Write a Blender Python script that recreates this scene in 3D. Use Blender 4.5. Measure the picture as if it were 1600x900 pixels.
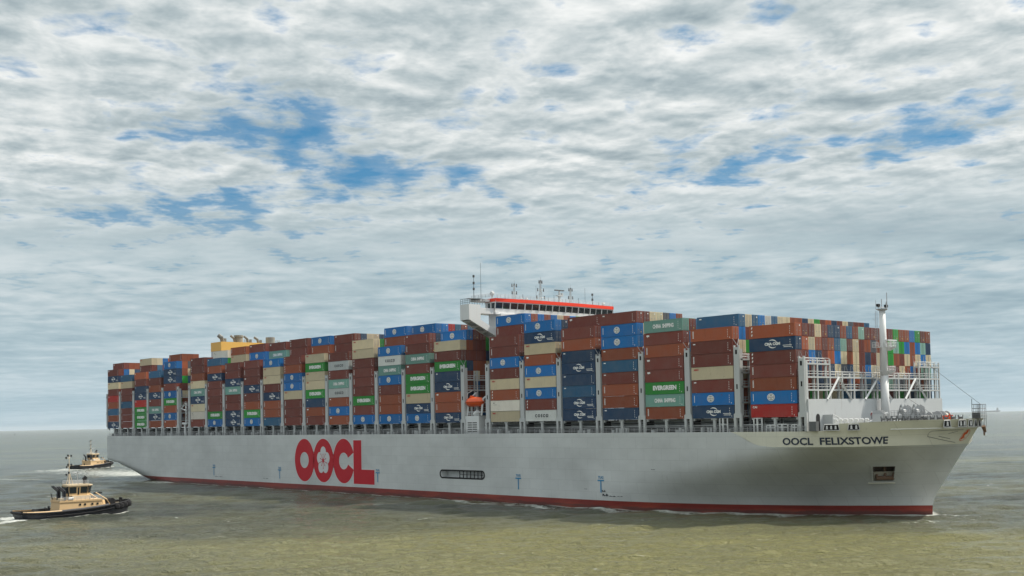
import bpy, math, random
import numpy as np
from mathutils import Vector, Matrix
R = math.radians
random.seed(7)
rng = np.random.default_rng(11)
for o in list(bpy.data.objects): bpy.data.objects.remove(o)
scn = bpy.context.scene
col = scn.collection
# ------------------------------------------------------------------ camera
# world axes follow the big ship: x towards its bow, y towards its port side, z up. Sea surface at z = SEA
SEA = -1.4
CAM = Vector((518.946, -240.991, 21.473))
YAW, PITCH, ROLL, FPX = 2.41745, 0.0405034, -0.0195759, 1810.66
fw = Vector((math.cos(YAW)*math.cos(PITCH), math.sin(YAW)*math.cos(PITCH), math.sin(PITCH)))
rt = Vector((math.sin(YAW), -math.cos(YAW), 0)); up = rt.cross(fw)
r2 = rt*math.cos(ROLL)+up*math.sin(ROLL); u2 = up*math.cos(ROLL)-rt*math.sin(ROLL)
cam = bpy.data.cameras.new('camera'); co = bpy.data.objects.new('camera', cam); col.objects.link(co)
m = Matrix((r2, u2, -fw)).transposed().to_4x4(); m.translation = CAM
co.matrix_world = m
cam.sensor_width = 36; cam.lens = FPX/1600*36; cam.shift_y = (582.9-450)/1600
cam.clip_start = 1; cam.clip_end = 300000
scn.camera = co
scn.view_settings.view_transform = 'Standard'; scn.view_settings.look = 'None'
scn.view_settings.exposure = 0.36; scn.view_settings.gamma = 1
# ------------------------------------------------------------------ node helpers
def N(nt, t, **k):
    n = nt.nodes.new(t)
    for a, b in k.items():
        if a.startswith('i_'): n.inputs[int(a[2:]) if a[2:].isdigit() else a[2:]].default_value = b
        else: setattr(n, a, b)
    return n
def math_(nt, op, a, b=None, c=None):
    n = nt.nodes.new('ShaderNodeMath'); n.operation = op
    for i, v in enumerate((a, b, c)):
        if v is None: continue
        if isinstance(v, (int, float)): n.inputs[i].default_value = v
        else: nt.links.new(v, n.inputs[i])
    return n.outputs[0]
def ramp(nt, src, stops, interp='LINEAR'):
    n = nt.nodes.new('ShaderNodeValToRGB'); n.color_ramp.interpolation = interp
    e = n.color_ramp.elements
    while len(e) < len(stops): e.new(0.5)
    for el, (p, c) in zip(e, stops):
        el.position = p; el.color = (c, c, c, 1) if isinstance(c, (int, float)) else (*c, 1)
    nt.links.new(src, n.inputs[0]); return n.outputs[0]
def mixc(nt, f, a, b, blend='MIX'):
    n = nt.nodes.new('ShaderNodeMix'); n.data_type = 'RGBA'; n.blend_type = blend
    for i, v in ((0, f), (6, a), (7, b)):
        if isinstance(v, (int, float)): n.inputs[i].default_value = v
        elif isinstance(v, tuple): n.inputs[i].default_value = (*v, 1) if len(v) == 3 else v
        else: nt.links.new(v, n.inputs[i])
    return n.outputs[2]
def noise(nt, vec, scale, detail=4, rough=.5, dist=0):
    n = N(nt, 'ShaderNodeTexNoise'); n.inputs['Scale'].default_value = scale; n.inputs['Detail'].default_value = detail
    n.inputs['Roughness'].default_value = rough; n.inputs['Distortion'].default_value = dist
    nt.links.new(vec, n.inputs['Vector']); return n.outputs['Fac']
def mapping(nt, vec, scale=(1, 1, 1), loc=(0, 0, 0), rot=(0, 0, 0)):
    n = N(nt, 'ShaderNodeMapping'); n.inputs['Scale'].default_value = scale; n.inputs['Location'].default_value = loc
    n.inputs['Rotation'].default_value = rot; nt.links.new(vec, n.inputs['Vector']); return n.outputs[0]
# ------------------------------------------------------------------ sun + sky
SUN_DIR = Vector((0.30, 0.75, 1.0)).normalized()      # towards the sun
sun = bpy.data.lights.new('sun', 'SUN'); so = bpy.data.objects.new('sun', sun); col.objects.link(so)
so.rotation_euler = SUN_DIR.to_track_quat('Z', 'Y').to_euler()
sun.energy = 4.5; sun.angle = R(1.0); sun.color = (1, .93, .82)
w = bpy.data.worlds.new('World'); scn.world = w; w.use_nodes = True
nt = w.node_tree; nt.nodes.clear()
out = N(nt, 'ShaderNodeOutputWorld'); bg = N(nt, 'ShaderNodeBackground'); bg.inputs[1].default_value = 0.1
nt.links.new(bg.outputs[0], out.inputs[0])
sky = N(nt, 'ShaderNodeTexSky'); sky.sky_type = 'NISHITA'; sky.sun_disc = False
sky.sun_elevation = math.asin(SUN_DIR.z); sky.sun_rotation = math.atan2(SUN_DIR.x, SUN_DIR.y)
sky.air_density = 1.2; sky.dust_density = 1.0
tc = N(nt, 'ShaderNodeTexCoord'); sep = N(nt, 'ShaderNodeSeparateXYZ'); nt.links.new(tc.outputs['Generated'], sep.inputs[0])
zc = math_(nt, 'MAXIMUM', sep.outputs[2], 0.0)
den = math_(nt, 'ADD', zc, 0.06)
# cloud deck coordinates: along the view axis (a) and across it (b)
fx, fy = math.cos(YAW), math.sin(YAW)
A = math_(nt, 'DIVIDE', math_(nt, 'ADD', math_(nt, 'MULTIPLY', sep.outputs[0], fx), math_(nt, 'MULTIPLY', sep.outputs[1], fy)), den)
B = math_(nt, 'DIVIDE', math_(nt, 'ADD', math_(nt, 'MULTIPLY', sep.outputs[0], fy), math_(nt, 'MULTIPLY', sep.outputs[1], -fx)), den)
cmb = N(nt, 'ShaderNodeCombineXYZ'); nt.links.new(A, cmb.inputs[0]); nt.links.new(B, cmb.inputs[1])
P = cmb.outputs[0]
Prow = mapping(nt, P, scale=(.95, .95, 1), rot=(0, 0, R(12)))
big = noise(nt, mapping(nt, P, loc=(3.1, 1.7, 0)), 0.55, 3, .5)
puff = noise(nt, Prow, 4.6, 9, .55, .25)
fine = noise(nt, Prow, 9.0, 7, .6, .2)
# wanted open areas of the cloud deck (ellipses on the deck: a, b, ra, rb)
hole = None
for (a0, b0, ra, rb, s) in ((3.1, -.62, .34, .24, .20), (2.75, .0, .16, .30, -.09), (2.42, .32, .2, .3, -.08), (2.72, -.42, .18, .2, .09), (3.05, -.95, .25, .2, .10), (3.0, -.05, .25, .2, .11), (2.72, .11, .09, .08, .22), (3.65, -.4, .3, .3, .19), (4.0, -1.1, .4, .45, .16), (2.9, .87, .12, .1, .17), (3.3, 1.12, .26, .2, .20), (2.95, 1.3, .2, .15, .09), (2.38, .58, .08, .08, .20), (2.5, .36, .12, .12, .12), (3.5, .6, .3, .3, .14), (5.9, 2.5, .8, .5, .2), (2.33, -.85, .10, .14, .08)):
    da = math_(nt, 'DIVIDE', math_(nt, 'SUBTRACT', A, a0), ra); db = math_(nt, 'DIVIDE', math_(nt, 'SUBTRACT', B, b0), rb)
    g = math_(nt, 'MULTIPLY', math_(nt, 'EXPONENT', math_(nt, 'MULTIPLY', math_(nt, 'ADD', math_(nt, 'MULTIPLY', da, da), math_(nt, 'MULTIPLY', db, db)), -1.0)), s)
    hole = g if hole is None else math_(nt, 'ADD', hole, g)
dens = math_(nt, 'ADD', math_(nt, 'MULTIPLY', puff, .70), math_(nt, 'ADD', math_(nt, 'MULTIPLY', big, .20), math_(nt, 'MULTIPLY', fine, .40)))
dens = math_(nt, 'SUBTRACT', dens, hole)
cover = ramp(nt, dens, [(0.36, 0.04), (0.46, .22), (0.57, 1.0)])
# brightness of the cloud: thick bellies grey, edges white; low stratus smooth
puff_o = noise(nt, mapping(nt, Prow, loc=(.085, .028, 0)), 4.6, 9, .55, .25); fine_o = noise(nt, mapping(nt, Prow, loc=(.04, .012, 0)), 9.0, 7, .6, .2)
relief = math_(nt, 'ADD', math_(nt, 'MULTIPLY', math_(nt, 'SUBTRACT', puff, puff_o), .72), math_(nt, 'MULTIPLY', math_(nt, 'SUBTRACT', fine, fine_o), .32))
shade = math_(nt, 'ADD', math_(nt, 'MULTIPLY', puff, .35), math_(nt, 'ADD', math_(nt, 'MULTIPLY', big, .45), .27)); shade = math_(nt, 'ADD', shade, relief)
ccol = ramp(nt, shade, [(0.47, (.72, .735, .725)), (0.56, (.64, .665, .66)), (0.68, (.495, .54, .548)), (0.80, (.36, .42, .44)), (0.95, (.25, .31, .34))])
strat_n = math_(nt, 'ADD', math_(nt, 'MULTIPLY', noise(nt, mapping(nt, P, scale=(.30, .14, 1), loc=(0, .3, 0)), 2.2, 6, .55, .6), .6), math_(nt, 'MULTIPLY', puff, .4))
scol = ramp(nt, strat_n, [(0.38, (.24, .325, .37)), (0.5, (.34, .425, .46)), (0.62, (.49, .55, .57))])
low = ramp(nt, sep.outputs[2], [(0.13, 1.0), (0.21, 0.0)])
low2 = ramp(nt, sep.outputs[2], [(0.10, 1.0), (0.20, 0.0)])
cloud = mixc(nt, low, ccol, scol)
cov2 = math_(nt, 'MAXIMUM', cover, math_(nt, 'MULTIPLY', low2, 1.0))
hz = ramp(nt, sep.outputs[2], [(0.0, 1.0), (0.11, 0.0)])
cloud = mixc(nt, math_(nt, 'MULTIPLY', hz, .75), cloud, (.36, .47, .53))
blue = mixc(nt, 1.0, sky.outputs[0], (.55, 1.15, 1.5), 'MULTIPLY')
blue = mixc(nt, .8, blue, (.20, 1.35, 2.7))
c10 = mixc(nt, 1.0, cloud, (10, 10, 10), 'MULTIPLY')
skyc = mixc(nt, cov2, blue, c10)
# an overcast sky is brightest high overhead
zen = math_(nt, 'ADD', 1.0, math_(nt, 'MULTIPLY', ramp(nt, sep.outputs[2], [(.36, 0), (.8, 1)]), .7))
zv = N(nt, 'ShaderNodeVectorMath'); zv.operation = 'SCALE'; nt.links.new(skyc, zv.inputs[0]); nt.links.new(zen, zv.inputs['Scale'])
nt.links.new(zv.outputs[0], bg.inputs[0])
# ------------------------------------------------------------------ mesh builder
class MB:
    def __init__(s): s.v = []; s.f = []; s.m = []
    def quad(s, a, b, c, d, mi=0):
        n = len(s.v); s.v += [tuple(a), tuple(b), tuple(c), tuple(d)]; s.f.append((n, n+1, n+2, n+3)); s.m.append(mi)
    def poly(s, pts, mi=0):
        n = len(s.v); s.v += [tuple(p) for p in pts]; s.f.append(tuple(range(n, n+len(pts)))); s.m.append(mi)
    def box(s, x0, x1, y0, y1, z0, z1, mi=0):
        n = len(s.v)
        s.v += [(x, y, z) for z in (z0, z1) for x, y in ((x0, y0), (x1, y0), (x1, y1), (x0, y1))]
        for f in ((3, 2, 1, 0), (4, 5, 6, 7), (0, 1, 5, 4), (1, 2, 6, 5), (2, 3, 7, 6), (3, 0, 4, 7)):
            s.f.append(tuple(n+i for i in f)); s.m.append(mi)
    def bar(s, a, b, r, r1=None, k=6, mi=0):       # tapered rod
        a = Vector(a); b = Vector(b); r1 = r if r1 is None else r1
        d = (b-a).normalized(); q = Vector((0, 0, 1)) if abs(d.z) < .9 else Vector((1, 0, 0))
        e1 = d.cross(q).normalized(); e2 = d.cross(e1); n = len(s.v)
        for p, rr in ((a, r), (b, r1)):
            for i in range(k):
                t = 2*math.pi*i/k; s.v.append(tuple(p+e1*rr*math.cos(t)+e2*rr*math.sin(t)))
        for i in range(k):
            j = (i+1) % k; s.f.append((n+i, n+j, n+k+j, n+k+i)); s.m.append(mi)
        s.f.append(tuple(n+i for i in range(k-1, -1, -1))); s.m.append(mi)
        s.f.append(tuple(n+k+i for i in range(k))); s.m.append(mi)
    def beam(s, a, b, w_, h_=None, mi=0):           # square section beam
        s.bar(a, b, (w_)*.7071, None, 4, mi)
    def lathe(s, c, prof, k=16, axis='z', mi=0):
        n = len(s.v); c = Vector(c)
        for (r, h) in prof:
            for i in range(k):
                t = 2*math.pi*i/k; x, y = r*math.cos(t), r*math.sin(t)
                p = {'z': (x, y, h), 'x': (h, x, y), 'y': (x, h, y)}[axis]; s.v.append(tuple(c+Vector(p)))
        for j in range(len(prof)-1):
            for i in range(k):
                i2 = (i+1) % k; s.f.append((n+j*k+i, n+j*k+i2, n+(j+1)*k+i2, n+(j+1)*k+i)); s.m.append(mi)
        s.f.append(tuple(n+i for i in range(k-1, -1, -1))); s.m.append(mi)
        s.f.append(tuple(n+(len(prof)-1)*k+i for i in range(k))); s.m.append(mi)
    def grid(s, rows, mi=0, skip=None):
        n = len(s.v); w_ = len(rows[0])
        for r in rows: s.v += [tuple(p) for p in r]
        for j in range(len(rows)-1):
            for i in range(w_-1):
                if skip and skip(j, i, rows): continue
                s.f.append((n+j*w_+i, n+j*w_+i+1, n+(j+1)*w_+i+1, n+(j+1)*w_+i)); s.m.append(mi)
    def mesh(s, name, mats, smooth=False):
        me = bpy.data.meshes.new(name); me.from_pydata(s.v, [], s.f)
        for mt in (mats if isinstance(mats, (list, tuple)) else [mats]): me.materials.append(mt)
        me.polygons.foreach_set('material_index', s.m)
        if smooth: me.polygons.foreach_set('use_smooth', [True]*len(s.f))
        me.update(); return me
    def build(s, name, mats, parent=None, smooth=False):
        return link(name, s.mesh(name, mats, smooth), parent)
def link(name, me, parent=None, loc=None):
    o = bpy.data.objects.new(name, me); col.objects.link(o)
    if parent: o.parent = parent
    if loc: o.location = loc
    return o
def tag(o, label=None, cat=None, group=None, kind=None):
    for k, v in (('label', label), ('category', cat), ('group', group), ('kind', kind)):
        if v: o[k] = v
    return o
def empty(name, loc=(0, 0, 0), rz=0):
    o = bpy.data.objects.new(name, None); col.objects.link(o); o.location = loc; o.rotation_euler = (0, 0, rz)
    o.empty_display_size = .5; return o
# ------------------------------------------------------------------ materials
def paint(name, c, rough=.55, dirt=.25, dcol=(.16, .09, .05), scale=.25, streak=True, metal=0, vary=.12):
    mt = bpy.data.materials.new(name); mt.use_nodes = True; t = mt.node_tree; b = t.nodes['Principled BSDF']
    tcn = N(t, 'ShaderNodeTexCoord'); v = tcn.outputs['Object']
    n1 = noise(t, v, scale, 5, .6); base = mixc(t, math_(t, 'MULTIPLY', n1, vary*2), c, tuple(x*.72 for x in c))
    if dirt:
        st = noise(t, mapping(t, v, scale=(2.2, 2.2, .22 if streak else 2)), scale*2.2, 6, .7)
        f = ramp(t, st, [(.58, 0), (.72, 1)]); base = mixc(t, math_(t, 'MULTIPLY', f, dirt), base, dcol)
    t.links.new(base, b.inputs['Base Color']); b.inputs['Roughness'].default_value = rough; b.inputs['Metallic'].default_value = metal
    return mt
def lin(r, g, b): return tuple(((x/255)/12.92 if x/255 <= .04045 else ((x/255+.055)/1.055)**2.4) for x in (r, g, b))
GREY = paint('grey_ship_paint', (.48, .495, .495), dirt=.25)
GREYD = paint('dark_grey_steel', (.10, .105, .11), dirt=.2)
WHITE = paint('white_ship_paint', (.66, .67, .67), dirt=.15, dcol=(.35, .25, .18))
ORANGE = paint('orange_red_trim', (.85, .04, .008), dirt=0)
LBOAT = paint('orange_lifeboat_shell', (.80, .10, .012), rough=.35, dirt=.08)
BLACK = paint('black_rubber', (.010, .010, .012), rough=.95, dirt=.1, dcol=(.08, .07, .06))
GLASS = paint('dark_window_glass', (.012, .018, .022), rough=.08, dirt=0)
YELLOW = paint('yellow_funnel_paint', (.72, .42, .09), dirt=.2)
BUFF = paint('buff_tug_paint', (.62, .43, .23), dirt=.35, scale=.8)
BUFFL = paint('pale_tug_roof', (.66, .53, .36), dirt=.3)
TUGHULL = paint('black_tug_hull', (.008, .011, .020), dirt=.35, dcol=(.09, .035, .02), scale=.6)
RUST = paint('rusty_steel', (.16, .09, .05), dirt=.6)
GALV = paint('galvanised_steel', (.38, .39, .40), dirt=.2)
MARKW = paint('white_marking', (.80, .80, .78), dirt=.12)
MARKK = paint('black_marking', (.02, .025, .035), dirt=0)
MARKR = paint('red_marking', (.45, .03, .02), dirt=0)
MARKB = paint('blue_marking', (.03, .22, .42), dirt=0)
LOGOR = paint('red_hull_lettering', (.47, .002, .014), rough=.7, dirt=.05)
HULLW = paint('pale_letter_edge', (.60, .60, .60), dirt=.05)
NAVYTXT = paint('navy_name_lettering', (.015, .025, .05), dirt=0)
def hull_mat(name, c, red=False):
    mt = bpy.data.materials.new(name); mt.use_nodes = True; t = mt.node_tree; b = t.nodes['Principled BSDF']
    v = N(t, 'ShaderNodeTexCoord').outputs['Object']
    n1 = noise(t, mapping(t, v, scale=(1, 1, 1.6)), .05, 6, .62)
    base = mixc(t, ramp(t, n1, [(.35, 0), (.7, 1)]), c, tuple(x*(.74 if not red else .6) for x in c))
    pl = noise(t, mapping(t, v, scale=(.10, .1, .45)), 1.0, 1, .5)
    base = mixc(t, math_(t, 'MULTIPLY', pl, .18), base, tuple(x*.8 for x in c))
    st = noise(t, mapping(t, v, scale=(1.6, 1.6, .10)), 1.0, 7, .75)
    base = mixc(t, math_(t, 'MULTIPLY', ramp(t, st, [(.62, 0), (.75, 1)]), .5 if not red else .6), base, (.16, .12, .09) if not red else (.10, .05, .04))
    sc = noise(t, mapping(t, v, scale=(.25, .25, 3.5)), 1.3, 5, .8)
    sepn = N(t, 'ShaderNodeSeparateXYZ'); t.links.new(v, sepn.inputs[0])
    lowz = ramp(t, math_(t, 'DIVIDE', sepn.outputs[2], 12.0), [(.05, 1), (.6, 0)])
    base = mixc(t, math_(t, 'MULTIPLY', math_(t, 'MULTIPLY', ramp(t, sc, [(.68, 0), (.74, 1)]), lowz), .55), base, (.05, .05, .05))
    if red:
        wet = ramp(t, math_(t, 'ADD', math_(t, 'MULTIPLY', sepn.outputs[2], .5), math_(t, 'MULTIPLY', noise(t, mapping(t, v, scale=(.5, .5, 1)), .8, 5, .7), .8)), [(.0, 1), (.22, 0)])
        base = mixc(t, math_(t, 'MULTIPLY', wet, .75), base, (.05, .018, .012))
        base = mixc(t, math_(t, 'MULTIPLY', ramp(t, noise(t, mapping(t, v, scale=(.12, .12, 1)), .6, 5, .6), [(.5, 0), (.65, 1)]), .4), base, (.38, .06, .025))
    # faint weld seams of the shell plates
    br = N(t, 'ShaderNodeTexBrick'); t.links.new(mapping(t, v, scale=(1, 1, 1), rot=(R(90), 0, 0)), br.inputs['Vector'])
    br.inputs['Scale'].default_value = .09; br.inputs['Mortar Size'].default_value = .004; br.inputs['Color1'].default_value = (1, 1, 1, 1)
    br.inputs['Color2'].default_value = (.93, .93, .93, 1); br.inputs['Mortar'].default_value = (.75, .75, .75, 1)
    base = mixc(t, .75, base, br.outputs['Color'], 'MULTIPLY')
    t.links.new(base, b.inputs['Base Color']); b.inputs['Roughness'].default_value = .42
    bp = N(t, 'ShaderNodeBump'); bp.inputs['Strength'].default_value = .25; bp.inputs['Distance'].default_value = .15
    t.links.new(noise(t, v, .35, 2, .5), bp.inputs['Height']); t.links.new(bp.outputs[0], b.inputs['Normal'])
    return mt
HULLG = hull_mat('grey_hull_paint', (.60, .615, .605))
HULLC = hull_mat('cream_bow_paint', (.72, .70, .585))
HULLR = hull_mat('red_bottom_paint', (.24, .020, .012), True)
# container paint: the object's own colour, plus rust, fading and dents
CONT = bpy.data.materials.new('painted_container_steel'); CONT.use_nodes = True
t = CONT.node_tree; b = t.nodes['Principled BSDF']; oi = N(t, 'ShaderNodeObjectInfo'); v = N(t, 'ShaderNodeTexCoord').outputs['Object']
ad = N(t, 'ShaderNodeVectorMath'); ad.operation = 'ADD'; t.links.new(v, ad.inputs[0])
cr = N(t, 'ShaderNodeCombineXYZ'); t.links.new(math_(t, 'MULTIPLY', oi.outputs['Random'], 90.0), cr.inputs[0]); t.links.new(cr.outputs[0], ad.inputs[1]); v2 = ad.outputs[0]
def dirty(t, basecol, v2):
    fade = mixc(t, ramp(t, noise(t, v2, .35, 4, .6), [(.3, 0), (.75, .55)]), basecol, mixc(t, .35, basecol, (.22, .19, .17)))
    st = noise(t, mapping(t, v2, scale=(2.6, 2.6, .35)), .9, 6, .72)
    fade = mixc(t, math_(t, 'MULTIPLY', ramp(t, st, [(.57, 0), (.70, 1)]), .45), fade, mixc(t, .6, basecol, (.07, .035, .02)))
    pt = noise(t, v2, 1.1, 3, .8)
    return mixc(t, math_(t, 'MULTIPLY', ramp(t, pt, [(.70, 0), (.74, 1)]), .6), fade, (.09, .04, .025))
t.links.new(dirty(t, oi.outputs['Color'], v2), b.inputs['Base Color']); b.inputs['Roughness'].default_value = .6; b.inputs['Specular IOR Level'].default_value = .25
def plain_cont(name, c):
    mt = bpy.data.materials.new(name); mt.use_nodes = True; t = mt.node_tree; b = t.nodes['Principled BSDF']
    v = N(t, 'ShaderNodeTexCoord').outputs['Object']; rg = N(t, 'ShaderNodeRGB'); rg.outputs[0].default_value = (*c, 1)
    t.links.new(dirty(t, rg.outputs[0], v), b.inputs['Base Color']); b.inputs['Roughness'].default_value = .6; b.inputs['Specular IOR Level'].default_value = .25; return mt
COLS = {  # colour, word, mark
 'M': ((.155, .040, .030), 'maroon', 'strip'), 'R': ((.250, .066, .030), 'rust brown', 'strip'), 'O': ((.34, .085, .035), 'orange brown', 'strip'),
 'N': ((.018, .050, .105), 'plain dark navy', 'tiny'), 'C': ((.010, .040, .095), 'navy crescent-marked', 'cma'),
 'B': ((.008, .135, .36), 'blue white-globe', 'globe'), 'b': ((.008, .15, .42), 'plain bright blue', None),
 'W': ((.55, .48, .33), 'cream', 'msc'), 'w': ((.60, .57, .50), 'off-white', 'grey'), 'E': ((.020, .23, .035), 'green white-lettered', 'ever'),
 'e': ((.022, .26, .04), 'plain green', None), 'T': ((.14, .29, .25), 'teal white-lettered', 'china'), 't': ((.22, .40, .34), 'pale teal', None),
 'G': ((.48, .50, .49), 'light grey black-lettered', 'cosco'), 'g': ((.09, .10, .12), 'dark grey', None), 'K': ((.36, .022, .018), 'bright red', 'cai'),
 'D': ((.025, .105, .20), 'steel blue', 'tiny')}
for k_ in COLS: COLS[k_] = (tuple(min(.8, x*1.15) for x in COLS[k_][0]),)+COLS[k_][1:]
COLS['B'] = ((.004, .15, .43),)+COLS['B'][1:]; COLS['W'] = ((.62, .53, .36),)+COLS['W'][1:]; COLS['w'] = ((.68, .65, .58),)+COLS['w'][1:]
# ------------------------------------------------------------------ writing as flat mesh, standing in the x-z plane, facing -y
def text_mb(mb, txt, x, z, h, width=None, bold=.0, mi=0, yv=0.0, align='c', shear=0, space=1.0):
    cu = bpy.data.curves.new('t', 'FONT'); cu.body = txt; cu.size = 1; cu.offset = bold; cu.resolution_u = 3; cu.space_character = space; cu.shear = shear
    o = bpy.data.objects.new('t', cu); col.objects.link(o); bpy.context.view_layer.update()
    me = bpy.data.meshes.new_from_object(o.evaluated_get(bpy.context.evaluated_depsgraph_get()))
    vs = [v.co.copy() for v in me.vertices]; x0 = min(v.x for v in vs); x1 = max(v.x for v in vs); z0 = min(v.y for v in vs); z1 = max(v.y for v in vs)
    sz = h/(z1-z0); sx = (width/(x1-x0)) if width else sz
    ox = x-((x0+x1)/2*sx if align == 'c' else x0*sx); n = len(mb.v)
    mb.v += [(v.x*sx+ox, yv, (v.y-z0)*sz+z) for v in vs]
    for p in me.polygons: mb.f.append(tuple(n+i for i in p.vertices)); mb.m.append(mi)
    bpy.data.objects.remove(o); bpy.data.curves.remove(cu); bpy.data.meshes.remove(me)
def ring_mb(mb, cx, cz, ro, ri, yv=0, mi=0, k=48, a0=0, a1=360, ratio=1.0, hole_ratio=None):
    hr = hole_ratio or ratio; n = int(k)
    for i in range(n):
        p, q = [R(a0+(a1-a0)*j/n) for j in (i, i+1)]
        mb.quad((cx+ro*math.cos(p), yv, cz+ro*ratio*math.sin(p)), (cx+ro*math.cos(q), yv, cz+ro*ratio*math.sin(q)),
                (cx+ri*math.cos(q), yv, cz+ri*hr*math.sin(q)), (cx+ri*math.cos(p), yv, cz+ri*hr*math.sin(p)), mi)
def disc_mb(mb, cx, cz, rx, rz, yv=0, mi=0, k=32):
    mb.poly([(cx+rx*math.cos(2*math.pi*i/k), yv, cz+rz*math.sin(2*math.pi*i/k)) for i in range(k)], mi)
def rect_mb(mb, x0, x1, z0, z1, yv=0, mi=0): mb.quad((x0, yv, z0), (x1, yv, z0), (x1, yv, z1), (x0, yv, z1), mi)
# ------------------------------------------------------------------ the hull of the container ship
def interp(x, xs, ys): return float(np.interp(x, xs, ys))
def stem(z): return interp(z, [-6, .6, 2.8, 14.4, 20], [386.6, 386.7, 387.4, 395.4, 399.2])
def halfb(s, z):
    hb = 29.4
    if s > 285:
        tt = .12+.88*min(max((z+.5)/14.9, 0), 1)**1.45; s1 = 290+(354-290)*tt; n = 2.15+2.85*tt**1.1
        if z > 14.4: n = 5.0+(z-14.4)*.08
        if s > s1: hb *= max(0, 1-min(1, (s-s1)/(stem(z)-s1))**n)**(1+.25*tt**1.3+.25*min(1, max(0, (z-14.0)/2.5)))
    if s < 95:
        zs = interp(s, [0, 2, 23, 43, 54, 70, 92], [7.2, 7.0, 5.2, 2.6, .8, -2.2, -8]); z0 = interp(s, [0, 10, 30, 60, 92], [6.4, 3.5, -4, -11, -15])
        if z < zs: hb *= math.sqrt(max(0, 1-min(1, (zs-z)/(zs-z0))**2))
    return hb
DECK = 17.8
SX = [.5, 1.5, 3, 5, 8, 11, 14, 17, 20, 23, 26, 29, 32, 35, 38, 41, 44, 47, 50, 53, 56, 59, 62, 66, 70, 75, 80, 90, 105, 120, 140, 160, 180, 200, 220, 235, 247.2, 257, 266.6, 275, 285]
BV = [1-(1-i/90)**1.35 for i in range(1, 91)]
def hull_row(z, side):
    pts = []
    for s in SX + [None]*len(BV):
        pts.append(s)
    xs = SX + [285+(stem(z)-285)*v for v in BV]
    out_ = []
    for s in xs:
        z_ = z
        if s < 95: z_ = max(z, interp(s, [0, 10, 30, 60, 92], [6.4, 3.5, -4, -11, -15]))
        out_.append((s, side*-halfb(s, z_), z_))
    return out_
def hull_shell(zr, mat, name, parent, holes=False):
    mb = MB()
    for side in (1, -1):
        rows = [hull_row(z, side) for z in zr]
        def skip(j, i, rr):
            if side < 0 or not holes: return False
            c0_, c1_ = rr[j][i], rr[j+1][i+1]; cx, cz = (c0_[0]+c1_[0])/2, (c0_[2]+c1_[2])/2
            if PILOT[0] < cx < PILOT[1] and PILOT[2] < cz < PILOT[3]: return True
            return len(SX)+72 <= i < len(SX)+76 and ANCHZ[0] < cz < ANCHZ[1]
        if side < 0: rows = [r[::-1] for r in rows]
        mb.grid(rows, 0, skip)
    a = [hull_row(z, 1)[0] for z in zr]; c = [hull_row(z, -1)[0] for z in zr]
    for i in range(len(zr)-1):
        if a[i+1][2]-a[i][2] > 1e-4: mb.quad(c[i], a[i], a[i+1], c[i+1])
    return mb.build(name, mat, parent, True)
ship = tag(empty('container_ship', (0, 0, SEA)), 'very large pale grey container ship with red waterline and tall red letters on its side', 'container ship')
ship.location = (0, 0, 0)
ANCHZ = (6.3, 9.9)
PILOT = (247.2, 266.6, 5.0, 7.0)
zr = [.7, 1.5, 2.5, 3.5, 4.3, 5.0, 6.3, 7.0, 8.0, 9.0, 9.9, 11.0, 12.2, 13.3, 14.4]
hull = hull_shell(zr, HULLG, 'hull', ship, True)
# upper strake: vertical above the knuckle; cream at the bow
def knuck(s): return interp(s, [340, 354.5, 357, 359.5, 362, 366, 400], [17.8, 17.75, 16.8, 15.6, 14.8, 14.4, 14.4])
def strake(z0f, z1f, name, mat, smin, smax, rows_=5, both=True):
    mb = MB()
    for side in ((1, -1) if both else (1,)):
        rows = []
        for j in range(rows_+1):
            r = []
            for i in range(141):
                q = i/140
                sm = smin+(min(smax, 399.3)-smin)*(1-(1-q)**1.3)
                z = z0f(sm)+(z1f(sm)-z0f(sm))*j/rows_
                s = min(sm, stem(z)) if smax < 390 else smin+(stem(z)-smin)*(1-(1-q)**1.3)
                r.append((s, -side*halfb(s, z), z))
            rows.append(r if side > 0 else r[::-1])
        mb.grid(rows)
    return mb.build(name, mat, ship, True)
mb = MB()
for side in (1, -1):
    rows = []
    for j in range(5):
        r = [(s, -side*halfb(s, 14.4+(DECK-14.4)*j/4), 14.4+(DECK-14.4)*j/4) for s in SX+[290, 300, 310, 320, 330, 340, 350, 354.5]]
        rows.append(r if side > 0 else r[::-1])
    mb.grid(rows)
    ss = [354.5+i*.5 for i in range(24)]
    rows = [[(s, -side*halfb(s, 14.4+(knuck(s)-14.4)*j/3), 14.4+(knuck(s)-14.4)*j/3) for s in ss] for j in range(4)]
    if side < 0: rows = [r[::-1] for r in rows]
    mb.grid(rows)
mb.quad((.5, 29.4, 14.4), (.5, -29.4, 14.4), (.5, -29.4, DECK), (.5, 29.4, DECK))
mb.build('sheer_strake', HULLG, ship, True)
strake(knuck, lambda s: DECK, 'bow_strake', HULLC, 354.5, 400)
hull_shell([-5, -4, -3, -2.2, -1.5, -1, -.5, 0, .7], HULLR, 'bottom_shell', ship)
# rounded forefoot that just breaks the surface
mb = MB(); prof = [(.05, 399.3), (1.5, 399.0), (2.2, 398), (2.65, 395), (2.72, 390), (2.6, 387), (2.4, 384), (2.4, 376)]
mb.lathe((0, 0, -4.0), prof, 20, 'x'); mb.build('bulbous_bow', HULLR, ship, True)
# main deck
mb = MB(); edge = [(s, -halfb(s, DECK), DECK-.02) for s in SX+[300, 320, 340, 350, 356, 362, 368, 372, 376, 380, 384, 387, 390, 392, 394, 395.5, 396.8, 397.6]]
for a_, b_ in zip(edge, edge[1:]): mb.quad(a_, b_, (b_[0], -b_[1], b_[2]), (a_[0], -a_[1], a_[2]))
mb.build('main_deck', GREYD, ship)
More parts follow.
